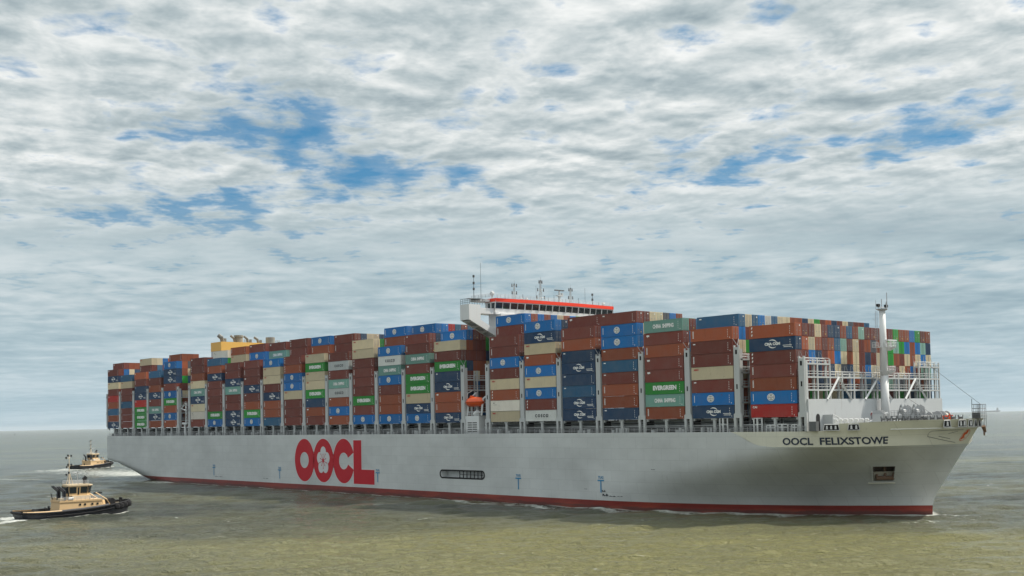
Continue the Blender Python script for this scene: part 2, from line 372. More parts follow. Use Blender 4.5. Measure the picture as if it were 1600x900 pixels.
# bulwark round the forecastle, with a wedge where it starts
def bul(s): return interp(s, [374.5, 378.2, 379.8, 390, 400], [DECK+.05, DECK+.05, 19.3, 19.75, 19.9])
mb = MB()
for side in (1, -1):
    for off, flip in ((0, 0), (.22, 1)):
        rows = []
        for j in range(3):
            r = []
            for i in range(91):
                q = 1-(1-i/90)**1.4; z = DECK; s0_ = 374.5+(stem(19)-374.5)*q
                zz = DECK+(bul(s0_)-DECK)*j/2; s = 374.5+(stem(zz)-374.5)*q
                r.append((s-off*(q > .9), -side*max(0, halfb(s, zz)-off*1.4), zz))
            rows.append(r if (side > 0) != bool(flip) else r[::-1])
        mb.grid(rows)
    tops = []
    for i in range(91):
        q = 1-(1-i/90)**1.4; s0_ = 374.5+(stem(19)-374.5)*q; zz = bul(s0_); s = 374.5+(stem(zz)-374.5)*q; tops.append((s, -side*halfb(s, zz), zz, -side*max(0, halfb(s, zz)-.35)))
    for a_, b_ in zip(tops, tops[1:]):
        mb.quad((a_[0], a_[1], a_[2]+.01), (b_[0], b_[1], b_[2]+.01), (b_[0], b_[3], b_[2]+.01), (a_[0], a_[3], a_[2]+.01))
mb.build('bulwark', HULLC, ship, False)
# pale rubbing bar at deck level near the stem
mb = MB()
for side in (1, -1):
    pts = [Vector((s, -side*(halfb(s, DECK+.1)+.06), DECK+.12)) for s in [388+i*.35 for i in range(28)]]
    for a_, b_ in zip(pts, pts[1:]): mb.beam(a_, b_, .22)
mb.build('rubbing_bar', MARKW, ship)
# a point on the starboard shell by girth (arc length at height z), and a mapped flat drawing
def arc_pts(z, s0):
    L = [(s0, 0)]; a = 0; p = Vector((s0, halfb(s0, z), 0)); s = s0
    while s < stem(z)-.02:
        s += .05; q = Vector((s, halfb(s, z), 0)); a += (q-p).length; L.append((s, a)); p = q
    return L
ARC = arc_pts(16.0, 360)
def on_shell(a, z, off=.05):
    s = float(np.interp(a, [q[1] for q in ARC], [q[0] for q in ARC])); s = min(s+(stem(z)-stem(16))*min(1, max(0, (s-385)/7)), stem(z)-.1); h = halfb(s, z)
    d = (halfb(s+.1, z)-halfb(s-.1, z))/.2; nrm = Vector((-d, -1, 0)).normalized()
    return Vector((s, -h, z))+nrm*off
def wrap(mb, off=.06):
    me = mb.mesh('tmp', [MARKK]); import bmesh
    bm = bmesh.new(); bm.from_mesh(me); bmesh.ops.triangulate(bm, faces=bm.faces[:])
    for _ in range(2):
        ed = [e for e in bm.edges if e.calc_length() > .8]
        if ed: bmesh.ops.subdivide_edges(bm, edges=ed, cuts=1); bmesh.ops.triangulate(bm, faces=bm.faces[:])
    mo = MB(); mo.v = [tuple(on_shell(v.co.x, v.co.z, off+v.co.y)) for v in bm.verts]; mo.f = [tuple(v.index for v in f.verts) for f in bm.faces]; mo.m = [f.material_index for f in bm.faces]
    bm.free(); bpy.data.meshes.remove(me); return mo
mb = MB(); text_mb(mb, 'OOCL  FELIXSTOWE', 8.2, 14.85, 1.6, 23.0, bold=.03, align='l', shear=.0)
wrap(mb).build('name_lettering', NAVYTXT, hull)
# bow emblem
mb = MB(); ec, ez = 49.9, 16.3
for k in range(5):
    t_ = 2*math.pi*k/5+math.pi/2; disc_mb(mb, ec+.34*math.cos(t_), ez+.60*math.sin(t_), .30, .48, -.02*k, 0, 16)
disc_mb(mb, ec, ez, .2, .34, -.12, 1, 14)
ring_mb(mb, ec, ez, .84, .76, 0, 0, 30, ratio=1.5)
pl_ = [(41.5, 17.35), (48.6, 17.55), (46.5, 16.6), (44.5, 16.3), (48.8, 15.0)]
for q0, q1 in (((40.2, 16.9), (40.6, 17.35)), ((40.6, 17.35), (48.6, 17.5)), ((40.2, 16.9), (40.4, 16.2)), ((40.4, 16.2), (48.9, 14.75)), ((47.4, 17.2), (45.2, 16.7)), ((43.2, 16.2), (46.8, 15.6))):
    a_ = Vector((q0[0], 0, q0[1])); b_ = Vector((q1[0], 0, q1[1])); n_ = (b_-a_).normalized(); n_ = Vector((-n_.z, 0, n_.x))*.04
    mb.quad(a_-n_, b_-n_, b_+n_, a_+n_, 2)
wrap(mb).build('bow_emblem', [paint('orange_red_emblem', (.55, .09, .02), dirt=0), MARKW, GREYD], hull)
# tall company letters amidships
LZ0, LZ1 = 1.75, 16.4; LH = LZ1-LZ0; cz_ = (LZ0+LZ1)/2; LW = 12.1
yl = -29.4
def big_letters(mb, grow, mi, y):
    ro = LW/2+grow+.25; rz = LH/2+grow
    def ell(cx, hole=True, cut=False):
        k = 64
        for i in range(k):
            p, q = 2*math.pi*i/k, 2*math.pi*(i+1)/k; hx, hz = 2.75-grow, 2.75-grow
            if cut and (math.cos((p+q)/2) > .25) and abs(math.sin((p+q)/2)*(4.5)) < 1.7-grow: continue
            pts = [(cx+ro*math.cos(p), y, cz_+rz*math.sin(p)), (cx+ro*math.cos(q), y, cz_+rz*math.sin(q)),
                   (cx+hx*math.cos(q), y, cz_+hz*math.sin(q)), (cx+hx*math.cos(p), y, cz_+hz*math.sin(p))]
            mb.poly(pts, mi)
    ell(170.7); ell(182.8); ell(195.2, cut=True)
    rect_mb(mb, 201.0-grow, 205.6+grow, LZ0-grow, LZ1+grow-.5, y-.005, mi); rect_mb(mb, 205.6+grow, 212.8+grow, LZ0-grow, LZ0+4.7+grow, y-.005, mi)
mb = MB(); big_letters(mb, .32, 1, yl-.03); big_letters(mb, 0, 0, yl-.06)
for k in range(5):        # plum blossom in the second O
    t_ = 2*math.pi*k/5+math.pi/2
    disc_mb(mb, 182.8+2.3*math.cos(t_), cz_+2.75*math.sin(t_), 1.75, 2.0, yl-.09-.004*k, 1, 24)
disc_mb(mb, 182.8, cz_, 2.3, 2.6, yl-.12, 1, 24)
disc_mb(mb, 182.8, cz_, .62, .75, yl-.15, 0, 16)
for k in range(10):
    t_ = 2*math.pi*k/10+.31; c_, s_ = math.cos(t_), math.sin(t_); l1 = 2.3 if k % 2 else 1.8
    a_ = Vector((182.8+.7*c_, yl-.15, cz_+.8*s_)); b_ = Vector((182.8+l1*c_, yl-.15, cz_+l1*1.15*s_)); n_ = Vector((-s_, 0, c_))*.09
    mb.quad(a_-n_, b_-n_, b_+n_, a_+n_, 0); disc_mb(mb, b_.x, b_.z, .2, .24, yl-.15, 0, 8)
mb.build('company_lettering', [LOGOR, HULLW], hull)
# blue tug marks
for s_, zt in ((281.5, 6.3), (312.9, 6.5), (214.6, 6.4), (153.9, 6.1), (104, 6.1)):
    mb = MB(); y_ = -halfb(s_, 4)-.08
    text_mb(mb, 'TUG', s_, zt-.35, .7, 1.9, .03, 0, y_); rect_mb(mb, s_-1.15, s_+1.15, zt-.95, zt-.6, y_); rect_mb(mb, s_-.2, s_+.2, zt-3.8, zt-.95, y_)
    mb.build('tug_mark', MARKB, hull)
# scuffs left by tugs, thin black
mb = MB()
for (a, z, l, h) in ((313.2, 3.0, 1.2, .35), (313.2, 2.0, 2.0, .5), (315.5, 1.8, 2.2, .18), (318, 1.85, 2.0, .12), (105, 1.9, 6, .12), (142, 2.1, 4, .12), (330, 8.8, 1.2, .12), (307, 3.4, 1, .12)):
    y_ = -halfb(a+l/2, z)-.07; n_ = 8
    pts = [(a+l*i/n_, y_, z+h*(.5+.5*math.sin(i*1.3))) for i in range(n_+1)]+[(a+l*i/n_, y_, z-h*(.25+.25*math.cos(i*2.1))) for i in range(n_, -1, -1)]
    mb.poly(pts)
mb.build('scuff_stain', MARKK, hull)
# pilot door recess amidships
x0, x1, z0, z1 = PILOT
mb = MB(); mb.quad((x0, -26.9, z0), (x1, -26.9, z0), (x1, -26.9, z1), (x0, -26.9, z1)); mb.quad((x0, -26.9, z1), (x1, -26.9, z1), (x1, -29.4, z1), (x0, -29.4, z1))
mb.quad((x0, -29.4, z0), (x1, -29.4, z0), (x1, -26.9, z0), (x0, -26.9, z0)); mb.quad((x0, -29.4, z0), (x0, -26.9, z0), (x0, -26.9, z1), (x0, -29.4, z1)); mb.quad((x1, -26.9, z0), (x1, -29.4, z0), (x1, -29.4, z1), (x1, -26.9, z1))
mb.build('pilot_door_recess', WHITE, hull)
mb = MB(); n_ = 10; mid = (z0+z1)/2; r_o, r_i = 1.32, .88
path_o = []; path_i = []
for cx, a0 in ((x1-.6, -90), (x0+.6, 90)):
    for i in range(n_+1):
        t_ = R(a0+180*i/n_); path_o.append((cx+r_o*math.cos(t_), -29.43, mid+r_o*math.sin(t_))); path_i.append((cx+r_i*math.cos(t_)*.9, -29.43, mid+r_i*math.sin(t_)))
for i in range(len(path_o)):
    j = (i+1) % len(path_o); mb.quad(path_o[i], path_o[j], path_i[j], path_i[i])
mb.build('pilot_door_rim', BLACK, hull)
mb = MB()
for i in range(7): mb.box(x0+8.3+i*1.65, x0+8.5+i*1.65, -29.2, -29.0, z0, z1)
mb.box(x0+8.3, x1-.3, -29.2, -29.05, mid-.12, mid+.02); mb.build('recess_frame', BLACK, hull)
# anchor pocket
z0, z1 = ANCHZ; SH = lambda v, z: 285+(stem(z)-285)*v
x0, x1, x2, x3 = SH(BV[72], z0), SH(BV[76], z0), SH(BV[76], z1), SH(BV[72], z1)
ya, yb, yc, yd = -halfb(x3, z1), -halfb(x2, z1), -halfb(x0, z0), -halfb(x1, z0)
mb = MB(); dp = Vector((-1.2, 3.2, 0))
c = [Vector((x0, yc, z0)), Vector((x1, yd, z0)), Vector((x2, yb, z1)), Vector((x3, ya, z1))]; e = [p+dp for p in c]
mb.quad(*e); 
for i in range(4): mb.quad(c[i], c[(i+1) % 4], e[(i+1) % 4], e[i], 0)
mb.build('anchor_pocket', paint('dark_anchor_pocket', (.10, .075, .06), dirt=.5), hull)
mb = MB(); fo = Vector((.12, -.22, 0)); cc = (c[0]+c[2])/2
o2 = [cc+(p-cc)*1.09+fo for p in c]; i2 = [cc+(p-cc)*.93+fo for p in c]
for i in range(4): mb.quad(o2[i], o2[(i+1) % 4], i2[(i+1) % 4], i2[i])
for i in range(4): mb.quad(o2[i], o2[i]-fo*2, o2[(i+1) % 4]-fo*2, o2[(i+1) % 4])
mb.build('pocket_rim', HULLG, hull)
mb = MB(); ce = (e[0]+e[1]+e[2]+e[3])/4-dp*.55; ax = (c[1]-c[0]).normalized()
mb.bar(ce+Vector((0, 0, 1.5)), ce+Vector((0, 0, -1.2)), .32); mb.bar(ce-ax*1.9+Vector((0, 0, -1.0)), ce+ax*1.9+Vector((0, 0, -1.0)), .45, .45, 8)
for sg in (-1, 1): mb.bar(ce+ax*1.7*sg+Vector((0, 0, -1.1)), ce+ax*1.9*sg+Vector((0, 0, .7)), .42, .1)
mb.build('anchor', RUST, ship)
mb = MB(); f2 = dp*.22; l0, l1 = c[0]+f2, c[1]+f2; h0, h1 = c[0].lerp(c[3], .62)+dp*.45, c[1].lerp(c[2], .62)+dp*.45
mb.quad(l0, l1, h1, h0); mb.quad(h0, h1, h1+dp*.2, h0+dp*.2); mb.build('anchor_bed', paint('rust_streaked_plate', (.50, .47, .42), dirt=.7, scale=.5), hull)
mb = MB(); a_ = Vector((x0+.0, yc-.3, z0-.35)); b_ = Vector((x1+.4, yd-.3, z0-.35)); mb.beam(a_-ax*.9, b_, .22); mb.build('chafing_bar', HULLC, hull)
# closed mooring openings with rollers along the bow
def fairlead(s, z0, z1, w_, rollers=2):
    f_ = MB(); h = halfb(s, z1); d = (halfb(s+.2, z1)-halfb(s-.2, z1))/.4; ax = Vector((1, -d, 0)).normalized(); nr = Vector((-d, -1, 0)).normalized()
    c0 = Vector((s, -h, 0))+nr*.12
    P_ = lambda a, z, o=0: c0+ax*a+nr*o+Vector((0, 0, z))
    f_.poly([P_(-w_/2, z0), P_(w_/2, z0), P_(w_/2-.25, z1), P_(-w_/2+.25, z1)])
    for a, b2 in (((-w_/2, z0), (w_/2, z0)), ((w_/2, z0), (w_/2-.25, z1)), ((w_/2-.25, z1), (-w_/2+.25, z1)), ((-w_/2+.25, z1), (-w_/2, z0))): f_.beam(P_(*a), P_(*b2), .12, None, 1)
    for i in range(rollers):
        a = (i+.5)/rollers*w_*.8-w_*.4
        f_.bar(P_(a, z0+.25, .1), P_(a, z1-.25, .1), .22, .16, 8, 1)
    return f_.build('fairlead', [BLACK, HULLW], ship)
for (s, w_, r_) in ((379.3, 3.4, 3), (383.2, 2.5, 2)): fairlead(s, DECK+.12, 19.2, w_, r_)
for (s, w_, r_) in ((394.8, 1.9, 1), (396.4, 2.2, 2), (397.3, 1.3, 1), (397.9, .8, 0), (398.4, .7, 0)): fairlead(s, DECK+.35, 19.6, w_, r_)
mb = MB(); mb.box(374.9, 376.6, -29.0, -27.9, DECK, 19.9); mb.build('mooring_roller_box', GREYD, ship)
# ------------------------------------------------------------------ where the container bays stand
PITCH_, G1, G2, G3, ZB = 14.6164, 10.195, 10.982, 2.263, 21.258
CL, CW, CH = 12.192, 2.438, 2.896
def bay_s(b): return (b-1)*PITCH_+(G1 if b > 5 else 0)+(G2 if b > 17 else 0)+(G3 if b > 23 else 0)
def row_y(c): return -28.8+2.504*(c-1)+1.25
def zb(b): return ZB-.236*bay_s(b)/300
TIER = {1: 2.957, 2: 2.947, 3: 3.015, 4: 3.017, 5: 3.039, 6: 3.064, 7: 2.963, 8: 3.028, 9: 3.052, 10: 3.022, 11: 3.055, 12: 3.04, 13: 3.021, 14: 3.04, 15: 3.051, 16: 3.024, 17: 3.032, 18: 3.001, 19: 3.01, 20: 3.037, 21: 2.994, 22: 3.0, 23: 2.995, 24: 2.937}
# ------------------------------------------------------------------ deck fittings
CO = .35
mb = MB()
for b in range(1, 25):
    s = bay_s(b); mb.box(s+.2, s+12, -25.6, 25.6, DECK, zb(b)-.25)
mb.build('hatch_coaming', GREYD, ship)
def side_tower(s0, w_, ztop, y=-28.95, name='lashing_tower', foot=True, port=True):
    for yy in ((y, 28.95-.5) if port else (y,)):
        m_ = MB(); e = -.45 if yy < 0 else 0
        m_.box(s0, s0+w_, yy, yy+.45, 21.9, ztop)
        m_.box(s0-.05, s0+.25, yy+.45, yy+1.3, 21.0, ztop-.4); m_.box(s0+w_-.25, s0+w_+.05, yy+.45, yy+1.3, 21.0, ztop-.4)
        if foot:
            for a, b_ in (((s0-.35), (s0+.28)), ((s0+w_-.28), (s0+w_+.35))):
                m_.box(a, b_, yy-.05, yy+.5, DECK, 20.9)
            m_.poly([(s0-.35, yy-.05, 20.9), (s0+w_+.35, yy-.05, 20.9), (s0+w_+.35, yy-.05, 21.5), (s0+w_, yy-.05, 22.1), (s0, yy-.05, 22.1), (s0-.35, yy-.05, 21.5)])
            m_.box(s0-.35, s0+w_+.35, yy-.04, yy+.5, 20.9, 21.9)
        m_.box(s0+w_/2-.25, s0+w_/2+.25, yy-.03, yy+.02, ztop-1.6, ztop-.6, 1); m_.box(s0+w_/2-.18, s0+w_/2+.18, yy-.03, yy+.02, 27.5, 28.6, 1)
        for q in (0, w_-.3): m_.box(s0+q, s0+q+.3, yy, yy+.4, ztop, ztop+.45)
        m_.build(name, [GREY, BLACK], ship)
def lashing_bridge(s0, w_, ztop, levels, braces=False, mat=None, side_top=None, cols=12):
    """open steel frame across the deck: posts, walkways and their rails"""
    root = empty('lashing_bridge'); root.parent = ship
    mt = mat or GREY; m_ = MB()
    for i in range(cols+1):
        y = -28.6+57.2*i/cols; zt = ztop
        if side_top and abs(y) > 19: zt = side_top
        for q in (s0+.15, s0+w_-.15): m_.box(q-.16, q+.16, y-.19, y+.19, DECK, zt+.9)
        m_.box(s0+.3, s0+w_-.3, y-.1, y+.1, zt-.4, zt-.1)
    for i in range(cols*2):
        y = -28.6+57.2*(i+.5)/cols/2+.0
        if i % 2: m_.box(s0+w_-.2, s0+w_-.06, y-.09, y+.09, DECK, (side_top if side_top and abs(y) > 19 else ztop)+.5)
    m_.build('post', mt, root)
    for z in levels:
        m_ = MB()
        spans = [(-28.6, 28.6)] if z <= ztop else [(-28.6, -19.2), (19.2, 28.6)]
        for a, b_ in spans:
            m_.box(s0, s0+w_, a, b_, z-.35, z)
            for h in (.55, 1.1):
                for q in (s0+.05, s0+w_-.05): m_.bar((q, a, z+h), (q, b_, z+h), .045, None, 4)
            n_ = int((b_-a)/1.6)
            for i in range(n_+1):
                for q in (s0+.05, s0+w_-.05): m_.bar((q, a+(b_-a)*i/n_, z), (q, a+(b_-a)*i/n_, z+1.1), .045, None, 4)
        m_.build('walkway', mt, root)
    return root
towers = []
for b in range(1, 25):
    s = bay_s(b)
    nxt = bay_s(b+1) if b < 24 else None
    zt = zb(b)+5.35*TIER[b]
    if b in (5, 17, 23): side_tower(s+12.2+.35, 1.5, zt)
    elif b < 24: side_tower(s+12.2+.45, 1.5, zt+.1)
    if b in (6, 18): side_tower(s-1.95, 1.5, zt)
side_tower(-2.0+.6, 1.0, 36.5, foot=False)
side_tower(372.55, 1.45, 33.6, port=False)
lashing_bridge(bay_s(5)+12.55, 1.5, 33.6, (24.2, 27.2, 30.4, 33.6), cols=10)
lashing_bridge(bay_s(6)-1.95, 1.5, 33.6, (24.2, 27.2, 30.4, 33.6), cols=10)
lashing_bridge(bay_s(17)+12.55, 1.5, 35.2, (24.2, 27.0, 30.6, 33.6), cols=12)
lashing_bridge(bay_s(18)-1.95, 1.5, 35.2, (24.2, 27.0, 30.6, 33.6), cols=12)
lashing_bridge(bay_s(23)+12.6, 1.5, 34.6, (21.5, 24.6, 28.2, 31.4, 34.4), cols=12)
fb = lashing_bridge(372.55, 1.45, 29.7, (26.9, 29.7, 32.6), mat=GREY, side_top=32.6, cols=12)
for y0, a, b_ in ((-16.3, -21, -11.4), (16.5, 11.6, 21.3), (-.2, -5.8, 5.6)):
    for e in (a, b_): m_ = MB(); m_.beam((374.35, y0, 29.5), (374.35, e, 24.6), .42); m_.build('brace', WHITE, fb)
# support posts and beams under the outermost boxes, hull side railing
for b in range(1, 25):
    s = bay_s(b)
    for yy in (-28.5, 28.0):
        m_ = MB()
        m_.bar((s+6.1, yy+.3, DECK), (s+6.1, yy+.3, zb(b)-.25), .42, None, 10); m_.box(s+5.3, s+6.9, yy, yy+.6, zb(b)-.45, zb(b)-.02)
        m_.box(s+.1, s+12.1, yy+2.6, yy+2.9, 19.6, 20.6); m_.box(s+.1, s+12.1, yy+.1, yy+3.2, zb(b)-.35, zb(b)-.2, 1)
        m_.box(s, s+.5, yy, yy+.5, 20.4, zb(b)-.02); m_.box(s+11.7, s+12.2, yy, yy+.5, 20.4, zb(b)-.02)
        m_.build('stanchion', [GREY, GREYD], ship)
m_ = MB()
def rail(m_, a, b_, h=1.05, step=1.6, r=.035):
    a = Vector(a); b_ = Vector(b_); n_ = max(1, int((b_-a).length/step))
    for q in (h, h*.66, h*.33): m_.bar(a+Vector((0, 0, q)), b_+Vector((0, 0, q)), r, None, 4)
    for i in range(n_+1): m_.bar(a.lerp(b_, i/n_), a.lerp(b_, i/n_)+Vector((0, 0, h)), r*1.2, None, 4)
for side in (-1, 1): rail(m_, (2, side*29.2, DECK), (374, side*29.1, DECK), 1.1, 1.9, .05)
m_.build('deck_railing', GALV, ship)
m_ = MB(); random.seed(3)
for b in range(1, 24):                      # pipes, valves and lashing gear bins in the side passage
    s = bay_s(b)
    for i in range(5):
        x = s+random.uniform(.8, 11); w_ = random.uniform(.3, 1.1); m_.box(x, x+w_, -28.3, -27.3, DECK, DECK+random.uniform(.5, 1.2), random.choice((0, 0, 1)))
m_.bar((3, -27.0, 19.3), (371, -27.0, 19.3), .2, None, 6); m_.bar((3, -26.6, 20.0), (371, -26.6, 20.0), .15, None, 6, 1)
m_.build('passage_gear', [GREY, GREYD], ship)
for i, (x, w_, h) in enumerate(((350.6, 2.2, 3.3), (360.2, 2.2, 3.1), (363.6, 2.4, 1.5), (366.6, 2.6, 1.7), (370.2, 1.6, 1.6))):
    m_ = MB()
    for q in (x, x+w_): m_.box(q-.12, q+.12, -28.7, -28.4, DECK, DECK+h)
    m_.box(x, x+w_, -28.7, -28.4, DECK+h-.2, DECK+h); m_.box(x, x+w_, -28.7, -28.4, DECK+h*.5, DECK+h*.5+.15); m_.box(x+w_*.35, x+w_*.5, -28.72, -28.38, DECK, DECK+h)
    m_.build('passage_locker', WHITE, ship)
m_ = MB()
for x in (361.5, 366.5, 371.0):
    for y in (-27, -23, -19): m_.poly([(x-.7, y, DECK), (x+.7, y, DECK), (x+.35, y, 21.0), (x-.35, y, 21.0)]); m_.box(x-.3, x+.3, y, y+.4, DECK, 21.1)
m_.build('bay_support', GREY, ship)
# pale breakwater ahead of the foremost bay, with a door and shade roof stairs
m_ = MB(); m_.box(373.95+.1, 374.35, -28.2, 28.9, DECK, 24.75); m_.box(373.6, 374.05, -28.2, -27.6, DECK, 24.75); bwk = m_.build('breakwater', paint('pale_breakwater_paint', (.52, .54, .55), dirt=.3), ship)
m_ = MB(); m_.poly([(374.37, -24.8+.75*math.cos(R(180*i/10)), 20.8+.75*math.sin(R(180*i/10))) for i in range(11)]+[(374.37, -25.55, DECK), (374.37, -24.05, DECK)]); m_.build('doorway', BLACK, bwk)
m_ = MB(); m_.box(374.4, 376.8, -22.9, -22.7, DECK, 21.3); rail(m_, (376.8, -22.8, 21.3), (376.8, -16.9, 18.8), .1, 3); m_.bar((376.8, -22.8, 21.3), (380, -20.0, 18.9), .07, None, 4)
m_.build('stair_screen', GREY, ship)
# ------------------------------------------------------------------ foremast
fm = empty('foremast'); fm.parent = ship; MX, MY = 375.8, .1
m_ = MB(); m_.bar((MX, MY, DECK), (MX, MY, 30), 1.0, .9, 20); m_.bar((MX, MY, 30), (MX, MY, 45.3), .9, .68, 20); m_.build('mast_tube', WHITE, fm, True)
for z, a, rr in ((31.0, 0, 1.5), (36.5, 0, 1.8)):
    m_ = MB(); m_.lathe((MX+.5, MY+1.2, 0), [(rr*.35, z-.7), (rr, z), (rr, z+.12)], 12); m_.box(MX-1.4, MX+.2, MY-2.4, MY, z, z+.1)
    for i in range(12):
        t0, t1 = R(30*i), R(30*(i+1)); p0 = Vector((MX+.5+rr*math.cos(t0), MY+1.2+rr*math.sin(t0), z)); p1 = Vector((MX+.5+rr*math.cos(t1), MY+1.2+rr*math.sin(t1), z)); rail(m_, p0, p1, 1.1, 3, .05)
    rail(m_, (MX-1.4, MY-2.4, z), (MX+.2, MY-2.4, z), 1.1, .8, .05)
    m_.build('mast_platform', WHITE, fm)
m_ = MB(); m_.bar((MX+.9, MY+1.6, 36.6), (MX+.9, MY+1.6, 38.0), .35, .2, 8); m_.box(MX+.3, MX+1.5, MY-.3, MY+3.5, 38.0, 38.3); m_.build('radar_scanner', WHITE, fm)
m_ = MB()
for q in (-.3, .3): m_.bar((MX-.9, MY-1.55+q, 19), (MX-.7, MY-1.35+q, 45), .05, None, 4)
for i in range(60): m_.bar((MX-.9, MY-1.8, 19+i*.43), (MX-.9, MY-1.2, 19+i*.43), .04, None, 4)
for i in range(9):
    z = 22+i*2.6; m_.bar((MX-.9, MY-1.9, z), (MX-.9, MY-2.5, z+.3), .04, None, 4)
m_.build('ladder', GALV, fm)
m_ = MB(); m_.lathe((MX, MY, 0), [(.7, 45.0), (1.3, 45.3), (1.3, 45.45)], 10)
for i, (dx, dy, h) in enumerate(((-1, -1, 2.1), (.8, .8, 3.8), (0, -1.6, 1.2), (0, 1.7, 1.6), (1.0, .2, 1.7), (-.4, .5, 2.4))): m_.bar((MX+dx, MY+dy, 45.3), (MX+dx, MY+dy, 45.4+h), .09 if i % 2 else .05, None, 5, 0)
for dy in (-1.9, -1.4, 1.5, 2.0): m_.box(MX-.25, MX+.25, MY+dy-.22, MY+dy+.22, 45.9, 46.5, 1)
m_.bar((MX, MY-2.0, 45.8), (MX, MY+2.1, 45.8), .09, None, 5); m_.build('mast_head', [GALV, BLACK], fm)
m_ = MB(); m_.bar((374.9, 20.0, 33.6), (398.4, .4, 22.9), .05, None, 4); m_.bar((375.6, 11, 24.6), (382, 14, 19.5), .05, None, 4); m_.build('forestay', GREYD, ship)
# ------------------------------------------------------------------ mooring gear on the forecastle
def winch(x, y, z, sc=1, rz=0):
    o = empty('mooring_winch', (x, y, z), rz); o.parent = ship; o.scale = (sc,)*3
    m_ = MB(); m_.box(-1.6, 1.6, -2.6, 2.6, 0, .3)
    for yy in (-2.3, -.2, 2.2): m_.box(-.9, .9, yy-.12, yy+.12, .3, 1.9)
    m_.box(-.9, .3, 2.3, 3.1, .3, 1.5); m_.build('base_frame', GREY, o)
    m_ = MB(); m_.lathe((0, 0, 1.5), [(1.15, -2.1), (1.15, -2.0), (.6, -1.95), (.6, -.45), (1.15, -.4), (1.15, -.3)], 18, 'y'); m_.lathe((0, 0, 1.5), [(1.15, .0), (1.15, .1), (.55, .15), (.55, 1.8), (1.15, 1.85), (1.15, 2.0)], 18, 'y'); m_.build('drum', GALV, o)
    m_ = MB(); m_.lathe((0, 0, 1.5), [(.75, .2), (.75, 1.75)], 16, 'y'); m_.build('rope', paint('mooring_rope', (.50, .47, .40), dirt=.2), o); return o
winch(381.5, -12, DECK+1.2, 1.15, .4); winch(384.8, -3, DECK+1.0, 1.1, .2); winch(386.5, 6, DECK+1.2, 1.0, 0); winch(380.5, 14, DECK+1, 1, -.2)
m_ = MB()     # windlass housings with chain pipes
for (x, y) in ((386.2, -6.3), (381.8, -4)):
    m_.poly([(x, y, DECK), (x+3, y, DECK), (x+2.2, y, 22.6), (x+1.2, y, 23.2), (x+.6, y, 22.2)])
    m_.poly([(x, y+1.2, DECK), (x+3, y+1.2, DECK), (x+2.2, y+1.2, 22.6), (x+1.2, y+1.2, 23.2), (x+.6, y+1.2, 22.2)])
    m_.bar((x+1.4, y-1.6, 21.6), (x+1.4, y+2.0, 21.6), .6, .6, 12); m_.bar((x+1.4, y-2.2, 20.3), (x+1.4, y+3, 20.3), .4, .4, 10); m_.beam((x-.6, y-1.8, DECK), (x+1.4, y-1.8, 23.2), .25); m_.beam((x+3.4, y-1.8, DECK), (x+1.4, y-1.8, 23.2), .25); m_.beam((x-.2, y-1.8, 20.2), (x+3, y-1.8, 20.2), .2)
    rail(m_, (x-1, y-2, 20.8), (x+3, y-2, 20.8), 1.1, .8, .05); m_.box(x-1, x+3, y-2, y+3, 20.5, 20.8)
    for q in (-1, 3):
        for r_ in (-2, 3): m_.bar((x+q, y+r_, DECK), (x+q, y+r_, 20.8), .1, None, 5)
m_.build('windlass', [GALV], ship)
m_ = MB()     # white fairlead rollers and guard rail pipe near the mast
for i in range(9):
    a_ = Vector((377.8+i*.55, -13.5+i*.35, 18.4+i*.34)); m_.bar(a_, a_+Vector((.5, .25, .3)), .38, .30, 8)
for i in range(7): m_.bar((379+i*.7, -25.4+i*.9, DECK), (379+i*.7, -25.4+i*.9, 20.3), .3, .38, 8); m_.bar((378.7+i*.7, -25.4+i*.9, 20.15), (379.5+i*.7, -25.4+i*.9, 20.15), .25, None, 8)
m_.build('roller_pedestal', WHITE, ship)
m_ = MB()
for i in range(13):
    x = 386.4+i*.75; y = -halfb(x, 19.5)+3.4
    m_.beam((x, y, DECK), (x-.6, y+.1, 20.7), .2); m_.beam((x, y, DECK), (x+.5, y+.1, 20.75), .13); m_.bar((x-.3, y, 20.1), (x+.3, y, 20.1), .3, .2, 6)
m_.build('roller_bank', GREYD, ship)
m_ = MB(); m_.box(392.3, 394.0, -4.6, -3.6, DECK, 20.3); m_.bar((392.2, -4.5, 20.4), (394.2, -3.7, 20.6), .22, .15, 6); m_.bar((393.6, -4.2, 20.4), (393.7, -4.2, 21.0), .12); m_.build('orange_gear', LBOAT, ship)
m_ = MB(); z = 19.6       # lookout cage at the stem head
for z in (19.9, 20.6, 21.3, 22.0, 22.9):
    for a, b_ in (((397.3, -1.3), (399.1, -1.3)), ((399.1, -1.3), (399.1, 1.3)), ((399.1, 1.3), (397.3, 1.3)), ((397.3, 1.3), (397.3, -1.3))): m_.bar((*a, z), (*b_, z), .06, None, 4)
for i in range(6):
    for yy in (-1.3, 1.3): m_.bar((397.3+i*.36, yy, 18), (397.3+i*.36, yy, 22.9), .05, None, 4)
m_.box(397.3, 399.1, -1.3, 1.3, 19.9, 20.0); m_.box(397.35, 399.05, -1.25, -1.22, 20.0, 21.1); m_.bar((397.3, -1.3, 19), (397.3, -1.3, 24.1), .07, None, 4); m_.build('bow_cage', GREYD, ship)
m_ = MB(); m_.bar((399.3, -.5, 18.2), (399.3, .2, 17.0), .45, .35, 8); m_.bar((399.3, -.2, 17.0), (399.3, -.2, 16.2), .18); m_.build('stem_fairlead', RUST, ship)
